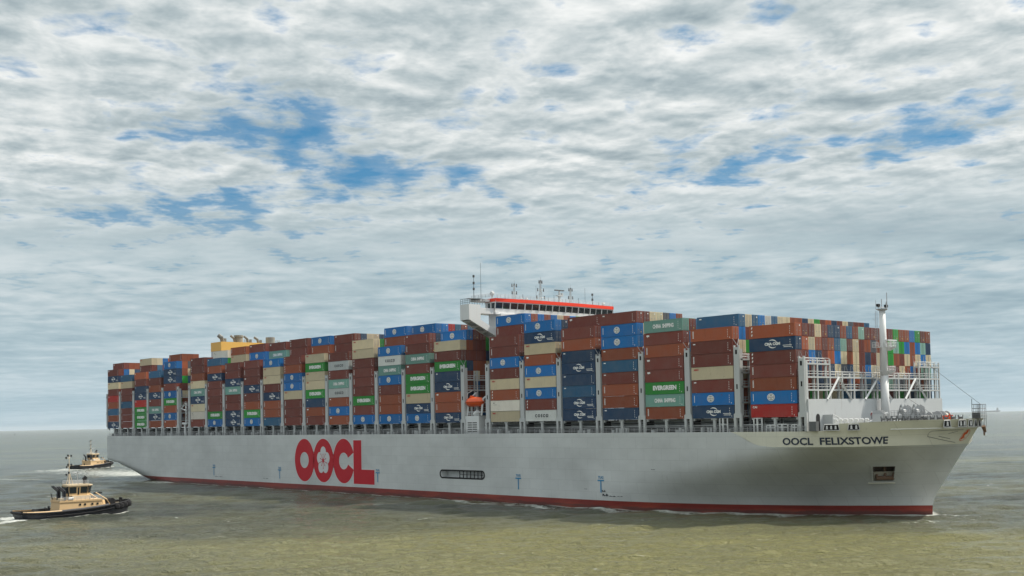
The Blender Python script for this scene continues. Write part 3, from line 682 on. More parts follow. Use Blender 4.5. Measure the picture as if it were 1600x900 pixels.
# ------------------------------------------------------------------ accommodation block and bridge
acc = empty('accommodation_block'); acc.parent = ship; AX0, AX1 = 257.6, 265.0
m_ = MB(); m_.box(AX0+1.0, AX1-.8, -19.5, 19.5, DECK, 52.6); m_.box(AX0+.6, AX1-.6, -28.8, -21.5, DECK, 22.9); m_.build('tower_wall', WHITE, acc)
m_ = MB()
for q in (0, 1): 
    x = AX0+1.7+q*2.2
    for i in range(5): m_.box(x-.0, x+1.9, -28.85, -28.79, 18.3+i*.62, 18.55+i*.62)
m_.build('louvre', BLACK, acc)
BX0, BX1 = 258.2, 262.3       # bridge deck
m_ = MB(); m_.box(BX0, BX1+.6, -20.5, 29.4, 52.5, 53.2); m_.box(BX0+.01, BX1-.01, -25.7, -20.5, 52.55, 54.2)
m_.box(BX0, BX1, -30.0, -25.7, 50.6, 55.0)
tri = [(-29.9, 50.6), (-25.7, 50.6), (-19.0, 47.9), (-19.0, 45.9)]
tri2 = [(-29.9, 50.6), (-25.4, 50.6), (-18.9, 47.4), (-18.9, 45.6)]
for x in (BX0+.002, BX1+.003): m_.poly([(x, y, z) for y, z in (tri2 if x > 260 else tri2[::-1])])
m_.quad((BX0, -25.4, 50.6), (BX1, -25.4, 50.6), (BX1, -18.9, 47.4), (BX0, -18.9, 47.4))
for a, b_ in ((0, .8), (3.3, 4.1)): m_.quad((BX0+a, -29.9, 50.59), (BX0+b_, -29.9, 50.59), (BX0+b_, -18.9, 45.59), (BX0+a, -18.9, 45.59))
for k in range(4):
    f0, f1 = .05+k*.27, .13+k*.27
    m_.quad((BX0, -29.9+11*f0, 50.58-5*f0), (BX1, -29.9+11*f0, 50.58-5*f0), (BX1, -29.9+11*f1, 50.58-5*f1), (BX0, -29.9+11*f1, 50.58-5*f1))
m_.box(BX0, BX1, -30.0, -25.7, 55.0, 55.1); m_.build('bridge_wing', WHITE, acc)
m_ = MB(); rail(m_, (BX0, -29.8, 55.1), (BX1, -29.8, 55.1), 1.6, .9, .05); rail(m_, (BX1, -29.8, 55.1), (BX1, -24, 55.1), 1.6, .9, .05)
m_.poly([(BX0-.1, -30.1, 56.75), (BX1+.1, -30.1, 56.6), (BX1+.1, -24.3, 57.0), (BX0-.1, -24.3, 57.1)]); m_.build('wing_canopy', GREYD, acc)
m_ = MB()
def facade(y):      # the window front bulges towards the bow amidships
    return BX1+1.2-max(0, abs(y-4)-9)*.07
YS = [-20.4+49.8*i/18 for i in range(19)]
for a, b_ in zip(YS, YS[1:]):
    m_.quad((facade(a), a, 53.2), (facade(b_), b_, 53.2), (facade(b_)+.1, b_, 54.25), (facade(a)+.1, a, 54.25)); m_.quad((facade(a)+.38, a, 56.0), (facade(b_)+.38, b_, 56.0), (facade(b_)+.4, b_, 56.25), (facade(a)+.4, a, 56.25))
m_.quad((BX0, -20.4, 53.2), (facade(-20.4), -20.4, 53.2), (facade(-20.4)+.4, -20.4, 56.3), (BX0, -20.4, 56.3)); m_.quad((facade(29.4), 29.4, 53.2), (BX0, 29.4, 53.2), (BX0, 29.4, 56.3), (facade(29.4)+.4, 29.4, 56.3))
m_.quad((BX0, 29.4, 53.2), (BX0, -20.4, 53.2), (BX0, -20.4, 56.3), (BX0, 29.4, 56.3))
m_.quad((BX0, -20.4, 56.28), (facade(-20), -20.4, 56.28), (facade(29), 29.4, 56.28), (BX0, 29.4, 56.28))
for i, y in enumerate(YS): m_.beam((facade(y)+.12, y, 54.2), (facade(y)+.42, y, 56.1), .3 if i % 2 == 0 else .16)
wh = m_.build('wheelhouse', WHITE, acc)
for i in range(0, 18):
    a, b_ = YS[i]+.12, YS[i+1]-.12
    m_ = MB(); m_.quad((facade(a)+.06, a, 54.27), (facade(b_)+.06, b_, 54.27), (facade(b_)+.34, b_, 56.0), (facade(a)+.34, a, 56.0)); m_.build('window', GLASS, wh)
m_ = MB(); m_.quad((BX0+1.2, -20.42, 54.3), (BX0+2.2, -20.42, 54.3), (BX0+2.2, -20.42, 55.9), (BX0+1.2, -20.42, 55.9)); m_.quad((BX0+2.8, -20.42, 54.3), (BX0+4.4, -20.42, 54.3), (BX0+4.4, -20.42, 55.9), (BX0+2.8, -20.42, 55.9)); m_.build('window', GLASS, wh)
m_ = MB()
for a, b_ in zip(YS, YS[1:]):
    m_.quad((facade(a)+.62, a, 56.25), (facade(b_)+.62, b_, 56.25), (facade(b_)+.62, b_, 57.25), (facade(a)+.62, a, 57.25)); m_.quad((facade(a)+.62, a, 57.25), (facade(b_)+.62, b_, 57.25), (BX0, b_, 57.25), (BX0, a, 57.25), 1); m_.quad((BX0, a, 56.25), (BX0, b_, 56.25), (facade(b_)+.62, b_, 56.25), (facade(a)+.62, a, 56.25))
m_.quad((BX0, -20.5, 56.25), (facade(-20)+.6, -20.5, 56.25), (facade(-20)+.6, -20.5, 57.25), (BX0, -20.5, 57.25)); m_.quad((facade(29)+.6, 29.5, 56.25), (BX0, 29.5, 56.25), (BX0, 29.5, 57.25), (facade(29)+.6, 29.5, 57.25))
m_.build('roof_fascia', [ORANGE, GREY], wh)
m_ = MB(); rail(m_, (BX1+1.2, -20.4, 57.25), (BX1+.3, 29.4, 57.25), 1.1, 1.5, .04); rail(m_, (BX0, -25.6, 57.0), (BX1, -21, 57.6), 1, 1, .05); m_.box(BX0-.5, BX0+2.5, -25.8, -20.6, 56.3, 57.0); m_.build('monkey_deck_rail', GALV, acc)
def aerial_mast(x, y, z, h, arms, cat='signal_mast'):
    m_ = MB(); r_ = .35
    for dx, dy in ((-r_, -r_), (r_, -r_), (0, r_)): m_.bar((x+dx, y+dy, z), (x+dx*.4, y+dy*.4, z+h), .12, .08, 4)
    n_ = int(h/.8)
    for i in range(n_): m_.bar((x-r_*.7, y-r_*.7, z+i*.8), (x+r_*.6, y+r_*.5, z+i*.8+.7), .06, None, 4)
    for (q, l, k) in arms:
        m_.bar((x, y-l, z+h*q), (x, y+l, z+h*q), .07, None, 4)
        for sg in (-1, 1):
            if k: m_.bar((x, y+sg*l, z+h*q-.5), (x, y+sg*l, z+h*q+.5), .2, .14, 6, 1)
    m_.bar((x, y, z+h), (x, y, z+h+1.3), .06, None, 4); m_.bar((x, y, z+h-.3), (x, y, z+h+.3), .22, .22, 6, 1)
    for dy in (-2.3, 2.3): m_.bar((x, y+dy, z), (x, y, z+h*.6), .05, None, 4)
    return m_.build(cat, [GREY, GREYD], acc)
aerial_mast(260, -10.4, 57.2, 4.9, ((.95, .9, 1), (.5, .9, 1)))
aerial_mast(260, 0.4, 57.2, 6.6, ((.97, .6, 1), (.6, 1.2, 1), (.25, 1.6, 1)))
aerial_mast(260, 13.2, 57.2, 5.0, ((.95, .7, 1), (.45, .9, 1)))
m_ = MB(); m_.bar((260, 8.3, 57.2), (260, 8.3, 61.2), .55, .25, 8); m_.box(259.7, 260.3, 6.4, 10.2, 61.3, 61.6, 1); m_.box(259.4, 260.6, 7.2, 9.4, 59.6, 59.9); m_.bar((260, 9.4, 59.8), (260, 9.4, 60.6), .4, .4, 8); m_.build('radar_tower', [GREY, GREYD], acc)
m_ = MB()
for (y, h, r_) in ((-23.5, 10.5, .07), (-26.2, 6.2, .1), (19.6, 5.6, .06), (-1.5, 5.2, .05), (22.9, 3.6, .12), (16.6, 2.3, .1), (6.0, 2.6, .1), (-17, 1.6, .05), (-14, 1.9, .05), (25.6, 1.4, .1), (11, 1.8, .06), (3.6, 2, .06), (-7, 2.2, .1), (27.6, 1.2, .2)): m_.bar((260, y, 57.2), (260, y, 57.2+h), r_, r_*.6, 5)
for y, z in ((-26.2, 59.5), (-26.2, 63.2), (22.9, 60.6), (22.9, 59), (-26.2, 61.2)): m_.bar((260, y, z), (260, y, z+.7), .33, .33, 6)
m_.build('whip_aerial', GREYD, acc)
m_ = MB()
for y, z, r_ in ((-19.2, 58.9, .75), (27.8, 58.2, .6), (-5.5, 58.0, .5), (-7.6, 57.9, .4)):
    m_.lathe((260, y, z), [(.05, r_), (r_*.7, r_*.7), (r_, 0), (r_*.7, -r_*.7), (.25, -r_), (.2, -r_-1)][::-1], 10)
m_.build('satellite_dome', GREY, acc)
# stowage inside the lifeboat bay: davit
m_ = MB()
for x in (258.2, 264.6):
    m_.beam((x, -28.0, 22.9), (x, -27.4, 27.6), .5); m_.beam((x, -27.4, 27.6), (x, -24.5, 29.6), .4); m_.beam((x, -24.5, 22.9), (x, -24.5, 29.6), .35)
m_.beam((257.9, -26, 23), (260.4, -28.2, 27.2), .45); m_.beam((261.8, -28.2, 27.2), (261.0, -26, 23), .3)
m_.bar((262.0, -28.2, 23.3), (263.3, -28.2, 24.1), .7, .6, 10); rail(m_, (257.4, -28.7, 22.9), (265.2, -28.7, 22.9), 1.2, .8, .05)
m_.build('lifeboat_davit', WHITE, acc)
lb = tag(empty('lifeboat', (261.4, -27.6, 25.55)), 'enclosed orange lifeboat hanging on its davit amidships above the white vent housing', 'lifeboat')
def boat_rows(L_, B_, zs, fl):
    rows = []
    for z, wf, lf in zs:
        r = []
        for i in range(25):
            t_ = math.pi*2*i/24; cx = math.cos(t_); sy = math.sin(t_)
            r.append((L_/2*lf*math.copysign(abs(cx)**.8, cx), B_/2*wf*math.copysign(abs(sy)**.7, sy), z))
        rows.append(r)
    return rows
m_ = MB(); m_.grid(boat_rows(7.4, 2.9, ((0, .1, .55), (.15, .5, .8), (.6, .85, .92), (1.25, 1.0, 1.0)), 0)); m_.build('boat_hull', LBOAT, lb, True)
m_ = MB(); m_.grid(boat_rows(7.4, 2.9, ((1.25, 1.03, 1.02), (1.4, 1.03, 1.02)), 0)); m_.build('gunwale', paint('dark_orange', (.35, .04, .01), dirt=0), lb)
m_ = MB(); m_.grid(boat_rows(7.2, 2.8, ((1.4, 1.0, 1.0), (2.1, .9, .88), (2.6, .6, .7), (2.75, .05, .3)), 0)); m_.bar((-1.4, 0, 2.6), (-1.4, 0, 3.2), .7, .55, 10); cn = m_.build('canopy', LBOAT, lb, True)
m_ = MB(); m_.bar((-2.6, -.9, 2.3), (-2.2, -.9, 3.9), .12, .1); m_.bar((-2.2, -.9, 3.9), (-.4, -.9, 4.5), .1, .08); m_.build('lifting_hook', WHITE, lb)
# ------------------------------------------------------------------ funnel casing aft
fun = empty('funnel'); fun.parent = ship; FX0, FX1 = 72.6, 81.6
m_ = MB(); m_.box(FX0, FX1, -14.2, 5.8, DECK, 52.5); m_.build('casing', GREY, fun)
m_ = MB(); m_.box(FX0-.05, FX1+.05, -14.3, 5.9, 52.5, 56.2); m_.build('yellow_top', YELLOW, fun)
m_ = MB()
for y, r_, h in ((-12.6, .9, 2.9), (-7, .55, 2.9), (-.8, .5, 2.8), (4.0, .55, 2.6), (15.5, .5, 2.4), (17, .5, 2.3)):
    zz = 56.2 if y < 6 else 54.5
    m_.bar((79, y+.5, zz-.5), (79, y, zz+h*.6), r_, r_, 8); m_.bar((79, y, zz+h*.6), (78.0, y-1.0, zz+h), r_, r_*.95, 8)
    m_.box(78.6, 79.4, y+1.1, y+1.9, zz, zz+h*.55)
m_.build('exhaust_pipe', paint('sooty_steel', (.17, .17, .155), dirt=.4, dcol=(.03, .03, .03)), fun)
m_ = MB()
for y in (-4.6, 10.4):
    m_.lathe((78.5, y, 56.2 if y < 6 else 53.0), [(1.7, 0), (1.7, 2.2), (1.95, 2.3), (1.95, 3.1 if y < 6 else 5.9)], 16); rail(m_, (79, y+2.4, 56.2), (79, y+4.2, 56.2), 1.5, .9, .07)
m_.build('vent_cowl', paint('weathered_vent', (.24, .23, .19), dirt=.4), fun)
m_ = MB(); m_.box(FX0, FX1, 5.9, 27, 30, 53.0); m_.build('aft_casing', GREY, fun)
# small white hose crane in the aft gap
m_ = MB(); X_ = bay_s(5)+18.2
m_.bar((X_, -28.0, DECK), (X_, -28.0, 22.3), .55, None, 8); m_.box(X_-1.8, X_+2.2, -28.6, -26.6, 22.3, 23.1)
for dx in (0, 1.2): m_.beam((X_+dx+.4, -28, 23.1), (X_+dx+.4, -28, 31.0), .22)
for i in range(6): m_.beam((X_+.4, -28, 23.3+i*1.3), (X_+1.6, -28, 24.5+i*1.3), .16)
m_.beam((X_+1.6, -28, 31), (X_-3.6, -28, 28.8), .3); m_.beam((X_-3.6, -28, 28.8), (X_+.4, -28, 28.0), .3); m_.beam((X_+.4, -28, 31.5), (X_-3.6, -28, 28.8), .16)
m_.build('hose_crane', WHITE, ship)
# ------------------------------------------------------------------ containers
random.seed(21)
def container_mesh():
    m_ = MB(); hx, hy, h = CL/2, CW/2, CH-.03; p_ = .16
    for x in (-hx, hx-p_):
        for y in (-hy, hy-p_): m_.box(x, x+p_, y, y+p_, 0, h)
    for y in (-hy, hy-.1): m_.box(-hx+p_, hx-p_, y, y+.1, 0, .17); m_.box(-hx+p_, hx-p_, y, y+.1, h-.12, h)
    for x in (-hx, hx-.1): m_.box(x, x+.1, -hy+p_, hy-p_, 0, .2); m_.box(x, x+.1, -hy+p_, hy-p_, h-.16, h)
    n_ = 42; L_ = CL-2*p_; xs = []
    for i in range(n_):
        a = -hx+p_+L_*i/n_; q = L_/n_; xs += [(a, .0), (a+q*.27, .0), (a+q*.5, .045), (a+q*.77, .045)]
    xs.append((hx-p_, 0))
    for sg in (-1, 1):
        lo = [(x, sg*(hy-.01-d), .17) for x, d in xs]; hi = [(x, sg*(hy-.01-d), h-.12) for x, d in xs]
        m_.grid([lo, hi] if sg < 0 else [lo[::-1], hi[::-1]])
    for sg in (-1, 1):
        ys = []; nn = 9
        for i in range(nn):
            a = -hy+p_+(CW-2*p_)*i/nn; q = (CW-2*p_)/nn; ys += [(a, 0), (a+q*.27, 0), (a+q*.5, .04), (a+q*.77, .04)]
        ys.append((hy-p_, 0)); lo = [(sg*(hx-.02-d), y, .2) for y, d in ys]; hi = [(sg*(hx-.02-d), y, h-.16) for y, d in ys]
        m_.grid([lo, hi] if sg > 0 else [lo[::-1], hi[::-1]])
    m_.quad((-hx, -hy, h-.02), (hx, -hy, h-.02), (hx, hy, h-.02), (-hx, hy, h-.02)); m_.quad((-hx, hy, .1), (hx, hy, .1), (hx, -hy, .1), (-hx, -hy, .1))
    return m_.mesh('container_body', [CONT])
BODY = container_mesh()
def door_mesh(side, var):
    m_ = MB(); hx = CL/2; y0, y1 = (-1.05, -.015) if side < 0 else (.015, 1.05)
    m_.box(hx-.06, hx+.012, y0, y1, .22, CH-.2, 0)
    for z in (.55, 1.2, 1.85, 2.4): m_.box(hx+.012, hx+.02, y0+.03, y1-.03, z, z+.04, 0)
    for f in (.28, .72): m_.bar((hx+.05, y0+(y1-y0)*f, .12), (hx+.05, y0+(y1-y0)*f, CH-.12), .03, None, 5, 1)
    m_.box(hx+.03, hx+.06, y0+.25, y1-.25, 1.15, 1.22, 1)
    if var == 1: m_.box(hx+.02, hx+.03, y0+.2, y0+.55, .55, .85, 2)
    if var == 2: m_.box(hx+.02, hx+.03, y0+.35, y0+.8, 2.2, 2.45, 3)
    return m_.mesh('container_door', [CONT, GALV, paint('yellow_plate', (.75, .5, .12), dirt=0) if var == 1 else MARKW, MARKW])
DOORS = {(s_, v_): door_mesh(s_, v_) for s_ in (-1, 1) for v_ in (0, 1, 2)}
YM = -CW/2-.015
def mark_mesh(kind):
    m_ = MB(); mats = [MARKW, MARKK, MARKR]
    if kind == 'cma':
        text_mb(m_, 'CMA CGM', .15, 1.15, .66, 4.1, .06, 0, YM)
        for sg, cx in ((1, .15), (-1, .25)):
            n_ = 10
            for i in range(n_):
                a, b_ = [R((200 if sg < 0 else 20)+(115)*j/n_) for j in (i, i+1)]
                w1, w2 = [.05+.20*math.sin(math.pi*min(1, (j+.8)/(n_+.8))) for j in (i, i+1)]
                f = lambda an, r: (cx+1.25*r*math.cos(an)*-1*-1, YM, 1.48+.98*r*math.sin(an))
                m_.quad(f(a, 1), f(b_, 1), f(b_, 1-w2), f(a, 1-w1))
        rect_mb(m_, 2.9, 5.2, .95, 1.07, YM); rect_mb(m_, 3.1, 5.2, .62, .74, YM)
    elif kind == 'globe':
        disc_mb(m_, -.6, 1.5, 1.02, .82, YM, 0, 28); ring_mb(m_, -.6, 1.5, .85, .78, YM-.01, 1, 24, ratio=.8)
        for dz in (.42, -.42): m_.quad((-.95, YM-.012, 1.5+dz-.07), (-.25, YM-.012, 1.5+dz-.07), (-.35, YM-.012, 1.5+dz+.08), (-.85, YM-.012, 1.5+dz+.08), 1)
        text_mb(m_, 'COSCO', -.6, 1.34, .30, 1.45, .03, 1, YM-.012)
    elif kind == 'ever': text_mb(m_, 'EVERGREEN', .1, .95, 1.12, 7.4, .055, 0, YM)
    elif kind == 'china': text_mb(m_, 'CHINA  SHIPPING', .1, .95, 1.0, 6.6, .05, 0, YM)
    elif kind == 'cosco': text_mb(m_, 'COSCO', .3, 1.0, .85, 5.2, .05, 1, YM, space=1.5)
    elif kind == 'msc': text_mb(m_, 'MSC', -4.6, 2.1, .42, 1.4, .05, 2, YM)
    elif kind == 'grey':
        rect_mb(m_, -4.9, -4.5, 2.1, 2.35, YM, 1); rect_mb(m_, -4.9, -3.4, 1.7, 1.76, YM, 1)
    elif kind == 'cai': text_mb(m_, 'CAI', -5.0, 2.05, .5, 1.2, .04, 0, YM)
    elif kind == 'tiny': rect_mb(m_, -5.4, -4.7, 2.2, 2.45, YM, 0)
    elif kind == 'strip':
        for i in range(6): rect_mb(m_, -5.45, -5.12, .8+i*.28, .8+i*.28+.18, YM, 0)
    elif kind == 'strip2': rect_mb(m_, -5.3, -4.4, 2.05, 2.42, YM, 0); rect_mb(m_, -5.05, -4.9, 1.9, 2.1, YM, 0)
    elif kind == 'strip3':
        for z in (.5, 1.3, 2.1): m_.quad((-5.5, YM, z), (-5.2, YM, z+.05), (-5.1, YM, z+.5), (-5.4, YM, z+.45))
    if kind not in ('grey', 'msc'):
        for i in range(4): rect_mb(m_, 4.75, 4.85, .5+i*.5, .8+i*.5, YM, 0)
        rect_mb(m_, 5.3, 5.45, .3, .55, YM, 0)
    if kind in ('globe',):
        rect_mb(m_, -5.45, -5.3, .7, 2.3, YM, 0)
    return m_.mesh('side_marking', mats)
MARKS = {k: mark_mesh(k) for k in ('cma', 'globe', 'ever', 'china', 'cosco', 'msc', 'grey', 'cai', 'tiny', 'strip', 'strip2', 'strip3')}
OUT = {1: 'MCWMKRDRC', 2: 'DWMMDMMM', 3: 'OMNCKEEE', 4: 'DMRCMTCR', 5: 'BCCMBERBR', 6: 'MMRWTCWwM', 7: 'DRCMMMMEB', 8: 'MMCTMMCC', 9: 'MMMCMREB',
       10: 'BWWMCRRD', 11: 'MRBBWMMM', 12: 'WEWWENRM', 13: 'MGMTGRBR', 14: 'WWMMMMEMB', 15: 'BGTBMRRB', 16: 'MMTMEEWCB', 17: 'WMENCRRC',
       18: 'MMBMWRwW', 19: 'BCWRBWBMG', 20: 'MRNCNDCC', 21: 'MBBRDMRRN', 22: 'TMRMMETR', 23: 'OMMWMBC', 24: 'OCMMRBK'}
# second and further rows that rise above the outermost one: (bay, row, tier, code)
INN = [(1, 2, 10, 'M'), (1, 3, 10, 'R'), (1, 4, 10, 'R'), (1, 5, 10, 'D'), (1, 2, 9, 'b'), (3, 2, 10, 'W'), (3, 3, 10, 'W'), (3, 4, 10, 'b'), (3, 2, 9, 'M'),
       (5, 2, 10, 'R'), (5, 3, 10, 'R'), (5, 4, 10, 'R'), (5, 2, 9, 'O'), (5, 2, 7, 'e'), (7, 2, 10, 'w'), (7, 2, 9, 'e'), (8, 2, 9, 'W'), (8, 2, 10, 'R'), (9, 2, 9, 'B'), (9, 2, 10, 'M'),
       (10, 2, 9, 'T'), (10, 2, 10, 'M'), (11, 2, 9, 'M'), (11, 2, 10, 'M'), (12, 2, 9, 'R'), (12, 2, 10, 'B'), (13, 2, 9, 'M'), (13, 2, 10, 'M'), (13, 3, 10, 'N'), (13, 4, 10, 'W'), (13, 5, 10, 'W'), (13, 6, 10, 'N'),
       (14, 2, 9, 'e'), (15, 2, 9, 'R'), (15, 2, 10, 'B'), (16, 2, 9, 'N'), (16, 2, 10, 'B'), (16, 3, 10, 'b'), (16, 4, 10, 'K'), (16, 5, 10, 'D'), (16, 6, 10, 'M'), (16, 7, 10, 'D'), (16, 8, 10, 'R'),
       (17, 2, 9, 'B'), (17, 3, 9, 'M'), (17, 4, 9, 'M'), (18, 2, 9, 'M'), (18, 2, 10, 'B'), (18, 3, 10, 'R'), (18, 4, 10, 'b'), (18, 5, 10, 'R'), (18, 6, 10, 'b'), (18, 7, 10, 'W'), (18, 8, 10, 'R'), (18, 9, 10, 'b'),
       (19, 2, 9, 'N'), (20, 2, 9, 'M'), (21, 2, 9, 'M'), (21, 3, 9, 'W'), (21, 4, 9, 'W'), (21, 5, 9, 'g'), (21, 6, 9, 'b'), (21, 7, 9, 'R'), (22, 2, 8, 'M'), (23, 2, 8, 'D'), (23, 3, 8, 'W'), (23, 4, 8, 'D'), (23, 5, 8, 'b'), (23, 6, 8, 'w'), (23, 7, 8, 'D'), (23, 8, 8, 'W')]
FRONT = {7: 'OMWMNNRDRtMMMMMeRRbeMR'[0:22], 6: 'OWRMRDtMWMRgRMetebRbtN', 5: 'MbNMObWRWMNMWMeRMWRWbW', 4: 'DMNMNWgNWMbWWRMMWRbMtt'}
FRONT[7] = 'MWMNNRDRtMMMMMMeRRbeMR'; FRONT[7] = 'MWMNNRDRtMMMMMeRRbeMR'.rjust(22, 'M')
ORD = ['', 'first', 'second', 'third', 'fourth', 'fifth', 'sixth', 'seventh', 'eighth', 'ninth', 'tenth', 'eleventh', 'twelfth']
def ordi(n): return ORD[n] if n <= 12 else 'twenty-first' if n == 21 else ['thirteenth', 'fourteenth', 'fifteenth', 'sixteenth', 'seventeenth', 'eighteenth', 'nineteenth', 'twentieth', '', 'twenty-second', 'twenty-third'][n-13]
def place(b):
    if b == 24: return 'foremost stack'
    if b >= 18: return f'{ordi(b-17)} stack forward of the lifeboat'
    if b >= 6: return f'{ordi(18-b)} stack aft of the lifeboat'
    return f'{ordi(b)} stack from the stern'
def tier_word(t, n): return 'top' if t == n else 'bottom' if t == 1 else f'{ordi(n-t+1)} from the top'
done = set(); nind = 0
def add_container(b, c, tier, code, label, doors=False, mark=True):
    global nind
    H = TIER[b]; o = link('shipping_container', BODY); o.location = (bay_s(b)+CL/2, row_y(c), zb(b)+(tier-1)*H); o.scale = (1, 1, (H-.055)/CH)
    cc, wd, mk = COLS[code]; f = random.uniform(.82, 1.18); g = random.uniform(-.03, .03)
    cc = tuple(min(1, max(0, x*f*(1+g*(1-i)))) for i, x in enumerate(cc)); o.color = (*cc, 1)
    tag(o, label.format(wd), 'shipping container', 'containers stacked on the ship')
    if doors:
        v_ = random.choice((0, 1, 2, 0))
        for s_ in (-1, 1): d_ = link('door', DOORS[(s_, v_ if s_ > 0 or v_ == 0 else 0)], o); d_.color = o.color
    if mark and mk and c <= 2:
        if mk == 'strip': mk = random.choice(('strip', 'strip', 'strip2', 'strip3', 'tiny'))
        link('lettering' if mk in ('cma', 'globe', 'ever', 'china', 'cosco', 'msc', 'cai') else 'marking', MARKS[mk], o)
    done.add((b, c, tier)); nind += 1
for b in range(1, 25):
    n_ = len(OUT[b])
    for i, code in enumerate(OUT[b]):
        t_ = n_-i; add_container(b, 1, t_, code, '{} container, '+tier_word(t_, n_)+', '+place(b), doors=(b == 24 or (b > 12 and t_ >= 7)))
for (b, c, t_, code) in INN:
    n_ = {1: 10, 3: 10, 5: 10, 7: 10, 14: 9, 17: 9, 19: 9, 20: 9, 21: 9, 22: 8, 23: 8}.get(b, 10)
    add_container(b, c, t_, code, '{} container, '+('top tier' if t_ == n_ else ordi(n_-t_+1)+' tier')+f', {ordi(c)} row in, '+place(b).replace('orange ', '').replace('the lifeboat', 'lifeboat'), doors=b > 12)
nfront = 300-nind; left = nfront
for t_ in (7, 6, 5, 4):
    for i, code in enumerate(FRONT[t_]):
        if left <= 0: break
        c = i+2; add_container(24, c, t_, code, '{} container end facing the bow, '+('top' if t_ == 7 else ordi(8-t_))+f' tier, {ordi(24-c)} from the far port edge', doors=True, mark=False); left -= 1
print('individual containers', nind)
# all the others, as one mass
ROWS = {1: 10, 2: 8, 3: {(2, 7): 10, (8, 23): 9}, 4: 8, 5: {(2, 4): 10, (5, 23): 9}, 6: 9, 7: {(2, 3): 10, (4, 23): 9}, 8: 10, 9: 10, 10: 10, 11: 10, 12: 10, 13: 10, 14: 9, 15: 10, 16: {(2, 8): 10, (9, 23): 9},
        17: 9, 18: 10, 19: 9, 20: 9, 21: 9, 22: 8, 23: 8, 24: 7}
KEYS = list(COLS); BULK = {k: plain_cont('container_paint_'+COLS[k][1].split(',')[0].replace(' ', '_').replace('-', '_')+('_marked' if k in 'BCETGw' else ''), COLS[k][0]) for k in KEYS}
WTS = [('M', 34), ('R', 20), ('b', 10), ('D', 8), ('W', 11), ('N', 8), ('e', 5), ('t', 4), ('K', 2), ('O', 5), ('g', 2)]
bag = ''.join(k*n for k, n in WTS)
m_ = MB(); midx = {k: i for i, k in enumerate(KEYS)}
for b in range(1, 25):
    H = TIER[b]; s = bay_s(b)
    for c in range(2, 24):
        r_ = ROWS[b]; n_ = r_ if isinstance(r_, int) else next(v for (a0, a1), v in r_.items() if a0 <= c <= a1)
        full = b in (5, 17, 23, 24) or c == 23; dz = 0
        if b == 21 and c > 7: dz = -1.0
        for t_ in range(1 if full else max(1, n_-3), n_+1):
            code = FRONT[t_][c-2] if b == 24 and t_ in FRONT else random.choice(bag)
            if b == 24 and t_ <= 2: code = random.choice('eeeDNMMW')
            if (b, c, t_) in done: continue
            y = row_y(c); z = zb(b)+(t_-1)*H+(dz if t_ == n_ else dz); mi = midx[code]
            m_.box(s, s+CL, y-CW/2, y+CW/2, z, z+H-.07, mi)
            if b in (17, 18, 23, 24, 13, 5, 21):
                x = s+CL
                for q in (-.75, -.3, .3, .75): m_.box(x, x+.05, y+q-.03, y+q+.03, z+.1, z+H-.12, mi)
                m_.box(x, x+.03, y-.02, y+.02, z+.1, z+H-.1, midx['g'])
tag(m_.build('inner_container_stacks', [BULK[k] for k in KEYS]), 'many coloured containers packed in rows behind the outermost stacks', 'containers', kind='stuff')
# crossed lashing rods on the foremost ends
m_ = MB()
for c in range(1, 24):
    y = row_y(c); x = 372.3
    side_ = abs(y) > 19; z0 = 32.6 if side_ else 29.7; zt = zb(24)+(4 if side_ else 3)*TIER[24]+(.1)
    for q in (-1.1, 1.1): m_.bar((x+.3, y+q, z0+.3), (372.0, y+q*.2, zt+2.4), .04, None, 4)
m_.build('lashing_rod', GALV, ship)
m_ = MB()
for b in range(17, 24):
    x = bay_s(b)+12.3; z0 = zb(b)+5.35*TIER[b]+.3
    m_.bar((x+1.2, -28.6, z0), (x-.05, -28.7, zb(b)+6*TIER[b]+.1), .06, None, 4); m_.bar((x+1.2, -28.6, z0), (x-.02, -26.6, zb(b)+6*TIER[b]+.1), .06, None, 4)
m_.build('lashing_turnbuckle', GALV, ship)
